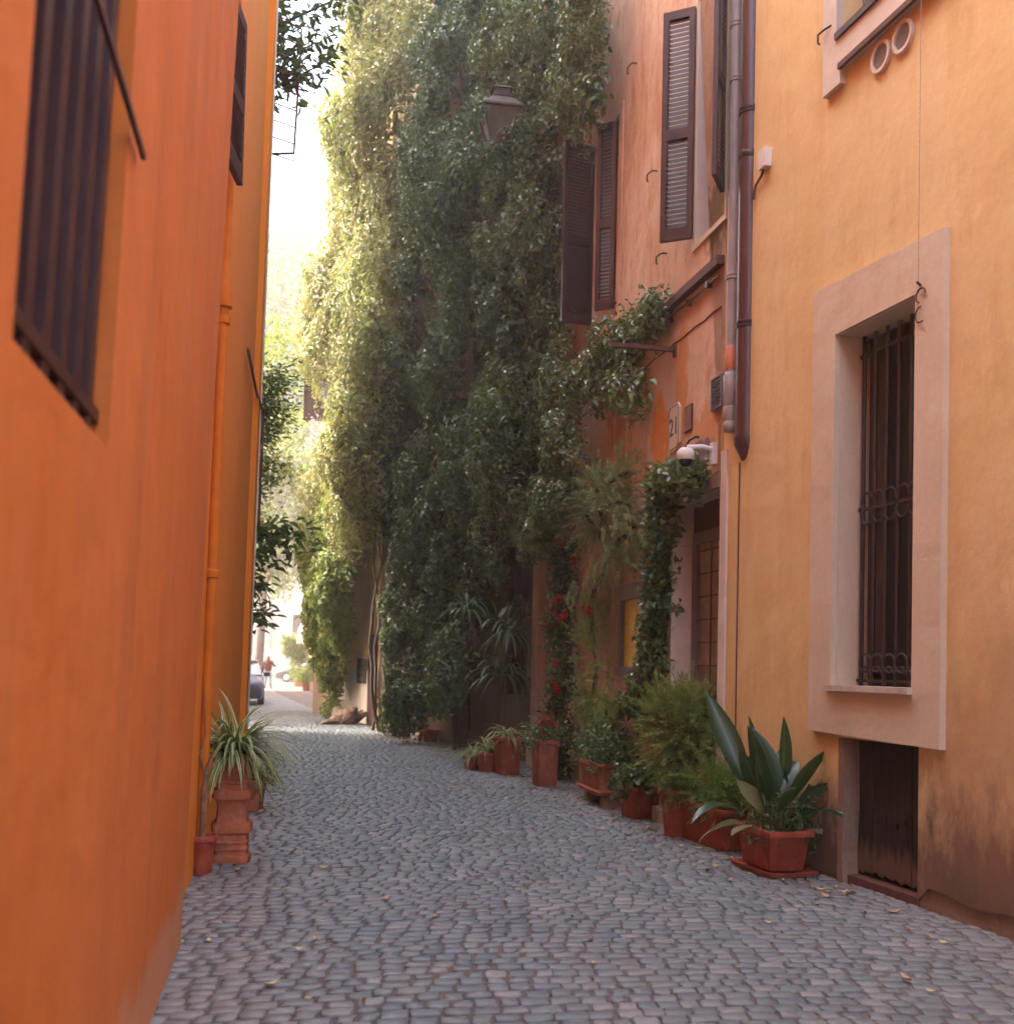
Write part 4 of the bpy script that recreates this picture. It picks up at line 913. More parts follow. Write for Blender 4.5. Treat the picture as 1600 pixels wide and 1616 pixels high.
def fronds(t, cen, n, rad, mat, L=(.12, .28), nl=.035, nw=.007, name='foliage', up=.5, droop=.8):
    cs = np.array(cen); pos = []; upv = []; nrm = []
    for _ in range(n):
        c = Vector(cs[rng.integers(0, len(cs))]) + Vector(rng.normal(size=3) * np.array(rad)); cc = Vector(cs.mean(0)); d = (c - cc) * 1.2 + Vector((random.gauss(0, .5), random.gauss(0, .5), random.gauss(up, .5))) * .3
        d.normalize(); L_ = random.uniform(*L); k = int(L_ / .014); p = c.copy(); sd_ = d.cross(Vector((random.gauss(0, .4), random.gauss(0, .4), 1))).normalized()
        for i in range(k):
            f_ = i / k
            for sg in (-1, 1):
                pos.append(p.copy()); upv.append((sd_ * sg * 3 * (1 - f_ * .6) + d * 2.2)[:]); nrm.append((sd_.cross(d) + Vector((random.gauss(0, .3),) * 3))[:])
            d = (d + Vector((0, 0, -droop * .014 / .2 * .5))).normalized(); p = p + d * .014
    pos = np.array([tuple(q) for q in pos]); pos[:, 2] = np.maximum(pos[:, 2], .03); ll = rng.uniform(nl * .6, nl * 1.2, len(pos))
    leaves(name, mat, t, pos, np.array(nrm), ll, np.full(len(pos), nw), up=np.array(upv))
def spray(mb, c, n, L, Wd, up=.9, droop=1.3, spread=1.0, seg=7, bias=(0, 0)):
    for _ in range(n):
        an = random.uniform(0, 2 * math.pi); el = random.uniform(.25, 1.25); d = Vector((math.cos(an) * spread * math.cos(el) + bias[0], math.sin(an) * spread * math.cos(el) + bias[1], math.sin(el) * up))
        mb.blade(Vector(c) + Vector((random.gauss(0, .03), random.gauss(0, .03), 0)), d, L * random.uniform(.6, 1.15), Wd * random.uniform(.7, 1.2), droop * random.uniform(.6, 1.3), seg)
angY = math.atan2(WY.u.y, WY.u.x); angP = math.atan2(WP.u.y, WP.u.x)
def wpos(W, px, py, off):   # point at the wall, off metres out, on the column of a pixel
    u = W.U(px, py, off); return W.P(u, 0, off)
# 1 aspidistra
c = wpos(WY, 1219, 1362, .27)
t = thing('potted_aspidistra', 'broad dark leaved aspidistra in a rectangular terracotta pot on a saucer beside the cellar door', 'potted plant', c, 'pots along the right walls')
a = MB(); a.lathe([(.27, 0), (.30, .008), (.315, .04), (.30, .04), (.285, .018)], c, 32, .75, 1, .66, angY); a.build('saucer', M['terra_red'], t, smooth=True)
pot_round(t, c + Vector((0, 0, .035)), .265, .29, M['terra_red'], True, .80, 32, .75, 1, .68, angY, .05)
a = MB(); pl = MB(); asp = lambda q: (math.sin(math.pi * min(1, max(0, (q - .30) / .70)) ** .9) ** .9 if q > .30 else .04) + .04
LV = [(-.22, -.2, 1, .5, .11, .5), (.12, .05, 1, .66, .11, .3), (.28, -.15, 1, .5, .11, .7), (-.08, -.1, 1, .58, .11, .35), (-.30, .10, 1.0, .80, .15, .10), (-.12, .2, 1, .66, .12, .2), (.02, -.1, 1, .62, .14, .3), (.22, .1, 1, .60, .13, .3), (.10, -.25, .9, .55, .15, .7), (-.18, -.25, 1, .52, .15, .5), (.35, 0, .9, .52, .13, .5), (.30, -.3, .8, .46, .13, .8), (-.4, -.1, .8, .5, .13, .9), (0, .3, 1, .6, .12, .4), (-.05, -.35, .8, .45, .14, .6), (.15, .3, 1, .55, .13, .4), (-.2, .05, 1, .5, .12, .4), (.05, .0, 1, .48, .12, .5), (.4, .2, .7, .45, .12, .9)]
for dx, dy, dz_, L_, wd, dr in LV: a.blade(c + Vector((dx * .3, dy * .25, .28)), (dx, dy, dz_), L_ * random.uniform(1.15, 1.4), wd * 1.22, dr * 1.7, 14, .3, asp, side=Vector((1, random.uniform(-1.1, 1.1), 0)) if abs(dx) < .33 else None, bend=Vector((random.gauss(0, .22), random.gauss(0, .2), 0)))
a.build('leaves', M['aspi'], t, smooth='all', fix=False)
for dx, dy, dz_, L_, wd, dr in ((-.9, -.2, .75, .50, .075, 1.3), (.85, -.15, .62, .62, .075, .25), (.6, .1, .8, .45, .08, 1.1), (-.35, -.3, .95, .52, .12, .7), (.75, -.3, .35, .42, .04, .8), (-.5, -.3, .5, .34, .08, 1.1)): pl.blade(c + Vector((dx * .12, dy * .15, .28)), (dx, dy, dz_), L_ * 1.1, wd * 1.3, dr, 12, .15, asp, side=Vector((.6, -.3, .7)) if abs(dx) > .6 else Vector((1, .3, 0)))
pl.build('pale_leaves', M['aspi_pale'], t, smooth='all', fix=False)
fuzz(t, [c + Vector((dx, dy, .40)) for dx, dy in ((.12, -.08), (.18, .0), (-.1, -.08), (.05, -.1))], 900, (.07, .06, .08), M['magn'], (.03, .05), .5)
# 2 long red trough with fern
c = wpos(WP, 1135, 1345, .0); c = wpos(WY, 1128, 1340, .26)
c = G(1130, 1332) ; 
t = thing('potted_fern', 'feathery green fern in a long dark red trough between the aspidistra and the round pot', 'potted plant', c, 'pots along the right walls')
pot_round(t, c, .42, .34, M['terra_red'], True, .86, 32, .93, 1, .40, angY, .05)
fuzz(t, [c + Vector((WY.u.x * s_, WY.u.y * s_, .46)) for s_ in (-.28, -.1, .1, .28)], 0, (0,0,0), None) if 0 else fronds(t, [c + Vector((WY.u.x * s_, WY.u.y * s_, .44)) for s_ in (-.3, -.15, 0, .15, .3)], 620, (.07, .07, .06), M['fern'])
# 3 round pot with tall asparagus fern
c = G(1070, 1318)
t = thing('potted_asparagus_fern', 'big bushy asparagus fern in a round tapered terracotta pot near the doorway', 'potted plant', c, 'pots along the right walls')
pot_round(t, c, .17, .40, M['terra_red'], True, .72)
fuzz(t, [c + Vector((x_, y_, z_)) for x_, y_, z_ in ((0, 0, .65), (-.05, 0, .85), (.12, .1, 1.0), (.0, .1, 1.1), (.15, .1, .8), (-.12, 0, 1.0), (.02, 0, .55), (.22, .2, 1.05))], 0, (0,0,0), None) if 0 else fronds(t, [c + Vector((x_, y_, z_)) for x_, y_, z_ in ((0, 0, .65), (-.05, 0, .85), (.12, .1, 1.0), (.0, .1, 1.1), (.15, .1, .8), (-.12, 0, 1.0), (.02, 0, .55), (.22, .2, 1.05))], 1250, (.09, .09, .09), M['fern'], (.12, .26))
a = MB()
for _ in range(14): a.tube([c + Vector((random.gauss(0, .04), random.gauss(0, .04), .35)), c + Vector((random.gauss(0, .1), random.gauss(0, .1), .7)), c + Vector((random.gauss(0, .17), random.gauss(0, .15), 1.05))], .003, 4)
a.build('stems', M['brownwood'], t)
# 4 square pot with ivy geranium
c = G(1008, 1290)
t = thing('potted_ivy', 'variegated ivy spilling over a small square terracotta pot', 'potted plant', c, 'pots along the right walls')
pot_round(t, c, .165, .31, M['terra_red'], True, .76, 32, .92, 1, 1, angP + .2, .04)
fuzz(t, [c + Vector((x_, y_, .37)) for x_, y_ in ((-.12, -.03), (0, 0), (.1, 0), (-.05, -.1))], 900, (.06, .06, .04), M['ivy2'], (.05, .08), .8, clump=4)
# 5 trough on feet
c = wpos(WP, 955, 1250, .28)
t = thing('potted_shrub', 'leafy shrub in a long moulded terracotta trough raised on stone feet', 'potted plant', c, 'pots along the right walls')
for s_ in (-.3, .3):
    a = MB(); a.box(c + WP.u * s_, (.10, .26, .13), angP); a.build('foot', M['raw'], t)
a = MB(); a.lathe([(.39, .0), (.41, .005), (.425, .035), (.40, .04)], c + Vector((0, 0, .13)), 32, .9, 1, .5, angP); a.build('saucer', M['terra'], t, smooth=True)
pot_round(t, c + Vector((0, 0, .16)), .40, .30, M['terra'], True, .82, 32, .9, 1, .50, angP, .045)
fuzz(t, [c + Vector((WP.u.x * s_, WP.u.y * s_, .55 + dz_)) for s_, dz_ in ((-.35, 0), (-.2, .08), (0, .02), (.2, .1), (.38, .08), (.5, .0))], 5200, (.10, .12, .08), M['ivy2'], (.035, .065), .5, clump=6)
# 6 tall square column pot
def tallpot(px, py, lab, w_, h, mat, fol):
    c = G(px, py); t = thing('tall_potted_plant', lab, 'potted plant', c, 'pots along the right walls'); pot_round(t, c, w_ / 2, h, mat, True, .86, 24, .95, 1, 1, angP + .15, .05); fol(t, c + Vector((0, 0, h))); return t
def f6(t, c):
    fuzz(t, [c + Vector((-.05, 0, .08)), c + Vector((.06, 0, .1)), c + Vector((-.12, 0, .0))], 900, (.09, .09, .07), M['ivy2'], (.03, .06), .5)
    fuzz(t, [c + Vector((0, -.05, .2))], 60, (.02, .02, .03), M['redpet'], (.04, .06), .8, name='red_flower')
tallpot(859, 1240, 'tall square terracotta pot with a red flower in front of the pilaster', .27, .56, M['terra'], f6)
def f7(t, c):
    a = MB(); spray(a, c, 60, .45, .028, 1.0, 1.5); a.build('blades', M['spider'], t, smooth='all', fix=False)
tallpot(800, 1222, 'tall dark red square pot with drooping striped blades left of the pilaster', .30, .50, M['terra_red'], f7)
# 7 dracaena behind: long strappy crown on trunk
c = wpos(W2, 790, 1190, .55)
t = thing('dracaena', 'tall strap leaved dracaena with drooping crowns in front of the ivy', 'plant', c)
a = MB(); q1 = c + Vector((.05, 0, 1.9)); q2 = c + Vector((-.55, .1, 2.25)); q3 = c + Vector((.25, .2, 2.3)); a.tube([c, c + Vector((.03, 0, 1)), q1], [.045, .04, .03], 8); a.tube([c + Vector((.03, 0, .9)), c + Vector((-.3, .1, 1.6)), q2], [.03, .025, .02], 8); a.tube([c + Vector((.03, 0, 1.2)), q3], [.03, .02], 8); a.build('trunk', M['bark'], t, smooth=True)
a = MB()
for q, k, L_ in ((q1, 80, .75), (q2, 55, .55), (q3, 40, .6), (c + Vector((.02, -.05, 1.3)), 50, .8)): spray(a, q, k, L_, .045, 1.0, 1.7, 1.0, 8)
a.build('straps', M['cord'], t, smooth='all', fix=False)
# 8 low pots with spider plants
for px, py, r_, h, lab in ((746, 1216, .14, .18, 'low round pot of spider plant at the street edge, furthest left of the row'), (770, 1220, .17, .26, 'round pot of pale spider plant tucked beside the tall dark red pot')):
    c = G(px, py - 3); t = thing('potted_spider_plant', lab, 'potted plant', c, 'pots along the right walls'); pot_round(t, c, r_, h, M['terra_red']); a = MB(); spray(a, c + Vector((0, 0, h)), 90, .42, .022, 1.0, 1.4); a.build('blades', M['spider'], t, smooth='all', fix=False)
# 9 small far pot and kerb stone
c = G(679, 1170); t = thing('small_pot', 'small terracotta pot on the paving below the ivy curtain', 'pot', c); pot_round(t, c, .17, .22, M['terra_red'])
c = G(664, 1168); a = MB(); a.box(c + Vector((0, .2, -.01)), (.5, .3, .12), W2.ang, .96); tagp(a.build('kerb_stone', M['marble'], loc=c), 'pale stone block lying at the foot of the ivy beside the small pot', 'stone')
# left pots
c = G(354, 1358); c.x += .05
t = thing('ornate_planter', 'stacked ornate terracotta planter overflowing with striped spider plant against the orange wall', 'potted plant', c, 'pots along the left wall')
a = MB(); pr = [(.135, 0), (.14, .015), (.138, .055), (.118, .06), (.120, .085), (.126, .09), (.126, .105), (.120, .11), (.120, .135), (.126, .14), (.126, .155), (.120, .16), (.122, .20), (.142, .215), (.145, .235), (.145, .275), (.138, .285), (.120, .29), (.112, .32), (.108, .38), (.112, .42), (.130, .45), (.142, .455), (.146, .47), (.146, .51), (.138, .52), (.118, .525), (.116, .56), (.122, .565), (.122, .58), (.118, .585), (.126, .65), (.132, .655), (.132, .67), (.128, .675), (.14, .72), (.158, .725), (.162, .74), (.160, .76), (.145, .765)]
a.lathe(pr, c, 32, .55, 1, 1, angP); a.build('pot', M['terra'], t, smooth=True)
a = MB(); spray(a, c + Vector((0, 0, .76)), 250, .56, .034, 1.15, 1.35, 1.0, 8); a.build('blades', M['spider'], t, smooth='all', fix=False)
c = G(318, 1378); t = thing('potted_stick', 'dark red pot with a bare leafless stem against the orange wall', 'potted plant', c, 'pots along the left wall'); pot_round(t, c, .095, .26, M['terra_red'], n=20)
a = MB(); a.tube([c + Vector((0, 0, .22)), c + Vector((.0, 0, .55)), c + Vector((.02, 0, .72)), c + Vector((.06, 0, .82))], [.02, .018, .012, .004], 7); a.tube([c + Vector((0, 0, .66)), c + Vector((-.03, 0, .78)), c + Vector((.0, 0, .95)), c + Vector((-.02, 0, 1.25))], [.008, .006, .005, .003], 6); a.build('stem', M['driftwood'], t, smooth=True)
c = G(395, 1278); t = thing('potted_spider_plant', 'orange square pot with paler trailing spider plant behind the ornate planter', 'potted plant', c, 'pots along the left wall'); pot_round(t, c, .13, .30, M['terra_pale'], True, .8, 24, .9)
a = MB(); spray(a, c + Vector((.05, 0, .32)), 110, .42, .016, 1.0, 1.4); a.build('blades', M['spider'], t, smooth='all', fix=False)
fuzz(t, [c + Vector((.1, -.1, .40)), c + Vector((.15, -.1, .3))], 500, (.08, .08, .08), M['wist'], (.02, .04), .5)

# climbers on the peach wall
def strand(name, lab, cat, W, pts, n, rad, mat, Ls, wr, off=.12, stem=.012, extra=None, up=None, clump=5, sub=.05, grp=None):
    q = [W.P(*W.hit(x, y, off), off) for x, y in pts]; t = thing(name, lab, cat, Vector((q[-1].x, q[-1].y, 0)), grp); cs = []
    for i in range(len(q) - 1):
        m_ = max(2, int((q[i + 1] - q[i]).length / .06))
        for k in range(m_): cs.append(q[i].lerp(q[i + 1], k / m_))
    if clump == 14: fronds(t, cs, n // 34, (rad * .8,) * 3, mat, (.1, .25), .04, .008, up=-.3, droop=1.3)
    else: fuzz(t, cs, n, (rad, rad, rad), mat, Ls, wr, clump=clump, sub=sub)
    a = MB()
    for j in range(3): a.tube([p_ + Vector((random.gauss(0, .02), random.gauss(0, .02), 0)) for p_ in cs[::3]], stem, 5)
    a.build('stems', M['bark'], t, smooth=True, fix=False); return t, cs
strand('ivy_column', 'thick ivy strand climbing the doorway jamb and curling over the lintel', 'ivy', WP, [(1100, 757), (1075, 752), (1048, 765), (1046, 800), (1045, 850), (1038, 900), (1040, 950), (1032, 1000), (1036, 1040), (1022, 1075), (1010, 1100), (990, 1115)], 5200, .075, M['ivy2'], (.05, .09), .75, .10, clump=4, sub=.04)
t, cs = strand('red_flower_climber', 'dark climber with red flowers beside the pilaster', 'climber', WP, [(890, 860), (885, 930), (880, 1000), (888, 1060), (878, 1120), (885, 1180), (870, 1235)], 3600, .08, M['ivy'], (.05, .08), .55, .22, clump=5)
pos = []
for px, py in ((882, 945), (873, 962), (885, 975), (893, 970), (926, 965), (876, 1080), (880, 1090), (866, 1035), (880, 1048), (905, 885), (870, 985), (922, 958), (855, 1140), (887, 860), (880, 950), (878, 1084)):
    p_ = WP.P(*WP.hit(px, py, .32), .32); pos = np.array(p_) + rng.normal(size=(14, 3)).clip(-1.3, 1.3) * .022
    leaves('flower', M['redpet'], t, pos, rng.normal(size=pos.shape) + np.array(WP.n), np.full(14, .055), np.full(14, .045))
strand('hanging_fern', 'wispy grey green fern hanging down the peach wall left of the display case', 'climber', WP, [(990, 745), (950, 770), (920, 800), (945, 850), (950, 800), (990, 790), (1000, 830), (960, 880), (940, 930), (925, 980)], 26000, .15, M['fern2'], (.03, .06), .09, .22, clump=14, sub=.07)
strand('hanging_fern', 'wispy green fern trailing to the long trough at the foot of the peach wall', 'climber', WP, [(930, 960), (935, 1010), (945, 1060), (930, 1110), (960, 1120), (940, 1150)], 12000, .12, M['fern'], (.03, .06), .08, .25, clump=14, sub=.06)
strand('trailing_creeper', 'thin creeper trailing along the string course of the peach house', 'creeper', WP, [(1040, 485), (1010, 510), (985, 530), (955, 565), (930, 590)], 1900, .09, M['ivy2'], (.05, .08), .45, .12)
strand('trailing_creeper', 'loose creeper sprig dangling below the rusty bracket bar', 'creeper', WP, [(990, 545), (1000, 590), (1000, 630), (1010, 650)], 420, .09, M['ivy2'], (.05, .08), .45, .14)
# wall lantern
LC = at(790, 196, 14.4); t = thing('street_lantern', 'old brown square street lantern half sunk in the ivy', 'lantern', LC)
def frus(mb, c, z0, z1, r0, r1, rz=.5):
    z0, z1, r0, r1 = z0 * .98, z1 * .98, r0 * .98, r1 * .98
    P_ = [Vector((c.x + r * math.cos(rz + k * math.pi / 2) , c.y + r * math.sin(rz + k * math.pi / 2), c.z + z)) for z, r in ((z0, r0), (z1, r1)) for k in range(4)]; mb.box8(P_)
rz_ = .95
a = MB(); frus(a, LC, .14, .17, .40, .40, rz_); frus(a, LC, .17, .34, .385, .17, rz_); frus(a, LC, .34, .37, .19, .19, rz_); frus(a, LC, .37, .46, .15, .15, rz_); frus(a, LC, .46, .49, .19, .15, rz_); a.build('roof', M['lampiron'], t)
a = MB(); frus(a, LC, -.34, .138, .20, .355, rz_); a.build('glass', M['lampglass'], t)
a = MB()
for k in range(4):
    an = rz_ + k * math.pi / 2; a.tube([LC + Vector((.207 * math.cos(an), .207 * math.sin(an), -.35)), LC + Vector((.365 * math.cos(an), .365 * math.sin(an), .14))], .016, 6)
frus(a, LC, -.40, -.345, .14, .22, rz_); a.build('frame', M['lampiron'], t)
a = MB(); wq = WP.P((LC - WP.p).dot(WP.u) + .35, LC.z - .9, .02); a.tube([LC + Vector((0, 0, -.38)), LC + Vector((0.02, 0, -.55)), LC + Vector((.15, 0, -.85)), LC.lerp(wq, .6) + Vector((0, 0, -.45)), wq], [.03, .028, .025, .025, .03], 8); a.build('bracket', M['lampiron'], t, smooth=True)
pos = []; nr = []
for _ in range(60):
    c = LC + Vector((random.uniform(-.5, .62), random.uniform(-.45, .1), random.uniform(-.75, .15))); g_ = rng.normal(size=(26, 3)); g_ /= np.linalg.norm(g_, axis=1, keepdims=True)
    if abs(c.x - LC.x) < .26 and c.z > LC.z - .30: continue
    pos.append(np.array(c) + g_ * .12); nr.append(g_ + [0, -.3, .4])
pos = np.vstack(pos); L_ = rng.uniform(.05, .085, len(pos)); t2 = thing('ivy_tuft', 'ivy tuft wrapping the foot and sides of the old lantern', 'ivy', LC - Vector((0, 0, .6))); leaves('foliage', M['ivy'], t2, pos, np.vstack(nr), L_, L_ * .55)
# floodlight
u, z = WP.hit(945, 725); t = thing('floodlight', 'small pale spotlight sticking out of the ivy edge on the peach wall', 'light', WP.P(u, z))
p0 = WP.P(u, z, 0); a = MB(); a.tube([p0, WP.P(u, z, .2)], .02, 6); a.build('arm', M['greyframe'], t)
a = MB(); a.tube([WP.P(u + .05, z - .02, .2), WP.P(u + .1, z + .09, .42)], [.05, .065], 10); a.build('head', M['offwhite'], t, smooth=True)

# ------------------------------------------------------------ driftwood, crate
c = G(550, 1143); t = thing('tree_stump', 'gnarled pale driftwood stump lying at the corner of the ochre house', 'stump', c); a = MB()
import bmesh
bm = bmesh.new(); bmesh.ops.create_icosphere(bm, subdivisions=4, radius=1)
for v in bm.verts:
    q = v.co.copy(); d = noise.fractal(q * 1.6 + Vector((5, 1, 2)), 1.0, 2.0, 4); d2 = noise.fractal(q * 5, 1.0, 2.0, 4); v.co = Vector((q.x * .34, q.y * .24, max(-.03, q.z * .19 + .15 + q.x * .06))) * (1 + .35 * d + .30 * d2)
me = bpy.data.meshes.new('wood'); bm.to_mesh(me); bm.free(); me.polygons.foreach_set('use_smooth', [True] * len(me.polygons)); link_mesh('wood', me, M['driftwood'], t, None, None)
a = MB(); a.tube([c + Vector((-.2, -.1, .08)), c + Vector((-.45, -.22, .06)), c + Vector((-.62, -.3, .0))], [.09, .06, .02], 7); a.build('root', M['driftwood'], t, smooth=True)
c = G(533, 1135); t = thing('stone_bollard', 'short dark stone stub beside the driftwood stump', 'bollard', c); a = MB(); a.lathe([(.20, 0), (.19, .04), (.15, .10), (.14, .26), (.10, .31), (.001, .32)], c, 12, .5); a.build('block', M['stonecol'], t, smooth=True)

# far planters
for i_, (px, py, r_, h, mt, lab, fh, fm) in enumerate(((472, 1083, .36, .6, 'terra_pale', 'round terracotta pot holding a tall bushy tree at the far end', 2.3, 'yel'), (485, 1090, .30, .42, 'terra', 'brown pot of grey green shrub next to the big round pot', .7, 'fern'))):
    c = G(px, py); t = thing('potted_tree' if i_ == 0 else 'potted_bush', lab, 'potted plant', c, 'planters at the far end'); pot_round(t, c, r_, h, M[mt])
    if i_ == 0:
        a = MB(); a.tube([c + Vector((0, 0, .5)), c + Vector((.05, 0, 1.3)), c + Vector((.2, 0, 2.2))], .05, 6); a.build('trunk', M['bark'], t)
        fuzz(t, [c + Vector((x_, 0, z_)) for x_, z_ in ((0, 1.7), (.5, 1.9), (-.5, 2.5), (.9, 1.6), (.2, 2.2), (-.5, 2.1))], 3500, (.25, .25, .25), M[fm], (.12, .2), .5)
    fuzz(t, [c + Vector((0, 0, h + fh * .5 if i_ else h + .2))], 1500, (.30, .3, .2), M[fm], (.08, .15), .4)
for i_, (px, py, lab) in enumerate(((499, 1093, 'pale square planter with grey green bush, furthest of three'), (507, 1096, 'pale square planter with grey green bush, middle of three'), (515, 1101, 'pale square planter with grey green bush, nearest of three'))):
    c = G(px, py - 2); t = thing('square_planter', lab, 'potted plant', c, 'pale planters at the far end'); pot_round(t, c, .30, .62, M['offwhite'], False, .92, 24, .97)
    fuzz(t, [c + Vector((-.1, 0, .9)), c + Vector((.1, 0, 1.2)), c + Vector((0, 0, 1.4))], 3000, (.25, .25, .2), M['fern2'], (.08, .14), .3)

# ------------------------------------------------------------ cars
def carpaint(name, c): return simple(name, c, .38, .05, 2, spec=.5, bump=0)
M['blue'] = carpaint('blue_car_paint', (.006, .020, .075)); M['whitecar'] = carpaint('white_car_paint', (.70, .70, .70)); M['darkcar'] = carpaint('grey_car_paint', (.07, .07, .08))
M['chrome'] = simple('bright_trim', (.6, .6, .62), .25, .1, 3, metal=.9, bump=0); M['lamp'] = simple('headlamp_glass', (.55, .52, .5), .12, .3, 6, spec=.9, bump=0); M['carglass'] = simple('car_glass', (.20, .23, .24), .06, .2, 1, spec=.9, bump=0)
def car(name, lab, loc, rz, mat, L_=4.3, Hh=1.48, Wd=1.78):
    t = thing(name, lab, 'car', loc, 'cars at the far end'); Mx = Matrix.Rotation(rz, 3, 'Z'); T3 = lambda x, y, z: Vector(loc) + Mx @ Vector((x, y, z))
    def loft(sec):
        a = MB(); V = []
        for x, prof in sec:
            for y, z in prof: V.append(T3(x, y, z))
        n = len(sec[0][1]); a.add(V, [(i * n + k, i * n + (k + 1) % n, (i + 1) * n + (k + 1) % n, (i + 1) * n + k) for i in range(len(sec) - 1) for k in range(n)] + [tuple(range(n)), tuple(range((len(sec) - 1) * n, len(sec) * n))[::-1]]); return a
    def sec(hw, zb, zt, cr=.12): return [(-hw * .96, zb), (hw * .96, zb), (hw, zb + .12), (hw, zt - cr), (hw * .90, zt - .03), (hw * .6, zt), (-hw * .6, zt), (-hw * .90, zt - .03), (-hw, zt - cr), (-hw, zb + .12)]
    h = Wd / 2; k = L_ / 4.3      # +x is the nose
    st = [(2.15, .70, .30, .62), (2.08, .82, .22, .70), (1.9, .87, .2, .80), (1.4, .89, .2, .90), (.95, .89, .2, .96), (0, .89, .2, .98), (-1.2, .89, .2, 1.0), (-1.9, .86, .22, 1.02), (-2.1, .78, .3, .95), (-2.15, .7, .4, .8)]
    loft([(x * k, sec(w_ * h / .89, a_, b_)) for x, w_, a_, b_ in st]).build('body', mat, t, smooth=True)
    gs = [(1.0, .80, .97), (.35, .70, 1.36), (-.1, .68, 1.43), (-1.0, .68, 1.42), (-1.6, .70, 1.28), (-2.0, .78, 1.0)]
    loft([(x * k, [(-.84 * h / .89, .93), (.84 * h / .89, .93), (w_ * h / .89, zt - .05 if zt > 1 else .96), (w_ * .9 * h / .89, zt), (-w_ * .9 * h / .89, zt), (-w_ * h / .89, zt - .05 if zt > 1 else .96)]) for x, w_, zt in gs]).build('window', M['carglass'], t, smooth=True)
    loft([(x * k, [(-w_ * h, z0), (w_ * h, z0), (w_ * h, z1), (w_ * h * .85, z1 + .03), (-w_ * h * .85, z1 + .03), (-w_ * h, z1)]) for x, w_, z0, z1 in ((.32, .76, 1.35, 1.38), (-.1, .77, 1.40, Hh - .06), (-1.0, .77, 1.39, Hh - .07), (-1.6, .78, 1.24, 1.30))]).build('roof', mat, t, smooth=True)
    for sx in (1, -1):
        for sy in (1, -1):
            cx, cy_ = sx * 1.32 * k, sy * (h - .09); a = MB(); a.tube([T3(cx, cy_ - .11 * sy, .32), T3(cx, cy_ + .10 * sy, .32)], .32, 24); wo = a.build('wheel', M['black'], t, smooth=True)
            a = MB(); a.tube([T3(cx, cy_ + .10 * sy, .32), T3(cx, cy_ + .112 * sy, .32)], .21, 20); a.build('rim', M['chrome'], wo, smooth=True)
    for sy in (1, -1):
        a = MB(); a.box8([T3(x, y * sy, z) for x, y, z in ((2.13 * k, .42, .56), (1.93 * k, .84, .60), (1.80 * k, .83, .60), (1.9 * k, .42, .56), (2.08 * k, .42, .70), (1.88 * k, .84, .76), (1.76 * k, .83, .76), (1.85 * k, .42, .70))]); a.build('headlight', M['lamp'], t)
        a = MB(); a.box(T3(.75, sy * (h + .08), .92), (.12, .2, .13), rz); a.build('mirror', mat, t)
    a = MB(); a.box8([T3(x, y, z) for x, y, z in ((2.17 * k, -.62, .24), (2.17 * k, .62, .24), (2.0 * k, .62, .24), (2.0 * k, -.62, .24), (2.165 * k, -.62, .42), (2.165 * k, .62, .42), (2.0 * k, .62, .42), (2.0 * k, -.62, .42))]); a.build('grille', M['black'], t)
    a = MB(); a.box8([T3(x, y, z) for x, y, z in ((2.178 * k, -.26, .44), (2.178 * k, .26, .44), (2.15 * k, .26, .44), (2.15 * k, -.26, .44), (2.165 * k, -.26, .54), (2.165 * k, .26, .54), (2.1 * k, .26, .54), (2.1 * k, -.26, .54))]); a.build('licence_plate', M['white'], t)
    return t
cx = G(413, 1114)
car('blue_car', 'dark blue car facing the camera, half hidden behind the orange corner', (cx.x - 1.33, cx.y + 2.1, 0), R(-77), M['blue'])
car('white_car', 'white car parked side-on behind the walking person', (-16.6, 62, 0), R(4), M['whitecar'], 4.8, 1.7, 1.85)
nx = G(446, 1076); car('grey_car', 'dark grey car with its nose showing left of the potted tree', (nx.x + 1.7, nx.y + .6, 0), R(172), M['darkcar'])

# ------------------------------------------------------------ person
def skin_fig(name, pts, edges, mat, parent, sub=2):
    me = bpy.data.meshes.new(name); me.from_pydata([p[:3] for p in pts], edges, []); o = link_mesh(name, me, mat, parent, None, None)
    md = o.modifiers.new('skin', 'SKIN'); md.use_smooth_shade = True
    for i, p in enumerate(pts):
        r_ = p[3]; me.skin_vertices[0].data[i].radius = (r_, p[4] if len(p) > 4 else r_)
    me.skin_vertices[0].data[0].use_root = True; s2 = o.modifiers.new('sub', 'SUBSURF'); s2.levels = sub; s2.render_levels = sub; return o
pp = G(423, 1086)
P0 = thing('person', 'person with long brown hair, maroon top and blue jeans walking away from the camera', 'person', pp)
M['skin'] = simple('skin', (.50, .28, .20), .6, .1, 5, bump=0); M['top'] = simple('maroon_top', (.075, .016, .018), .9, .3, 8); M['jeans'] = simple('blue_jeans', (.17, .27, .36), .9, .25, 9); M['hair'] = simple('brown_hair', (.09, .035, .022), .6, .3, 12); M['bag'] = simple('dark_bag', (.02, .018, .022), .6, .3, 8)
body = [(0, 0, .92, .10, .07), (0, 0, 1.10, .09, .06), (0, 0, 1.30, .11, .07), (0, 0, 1.42, .07, .06), (0, 0, 1.50, .05, .05), (0, .01, 1.60, .085, .10), (0, .01, 1.66, .06, .07),
        (-.18, 0, 1.38, .055), (-.27, -.02, 1.14, .042), (-.20, .12, .98, .032), (-.17, .18, .95, .03),
        (.18, 0, 1.38, .055), (.30, .02, 1.14, .042), (.34, .18, 1.25, .032), (.34, .22, 1.31, .03),
        (-.10, 0, .85, .085), (-.13, .02, .48, .058), (-.15, -.04, .10, .038), (-.15, .08, .04, .038),
        (.10, 0, .85, .085), (.13, .03, .48, .058), (.15, -.02, .10, .038), (.15, .10, .04, .038)]
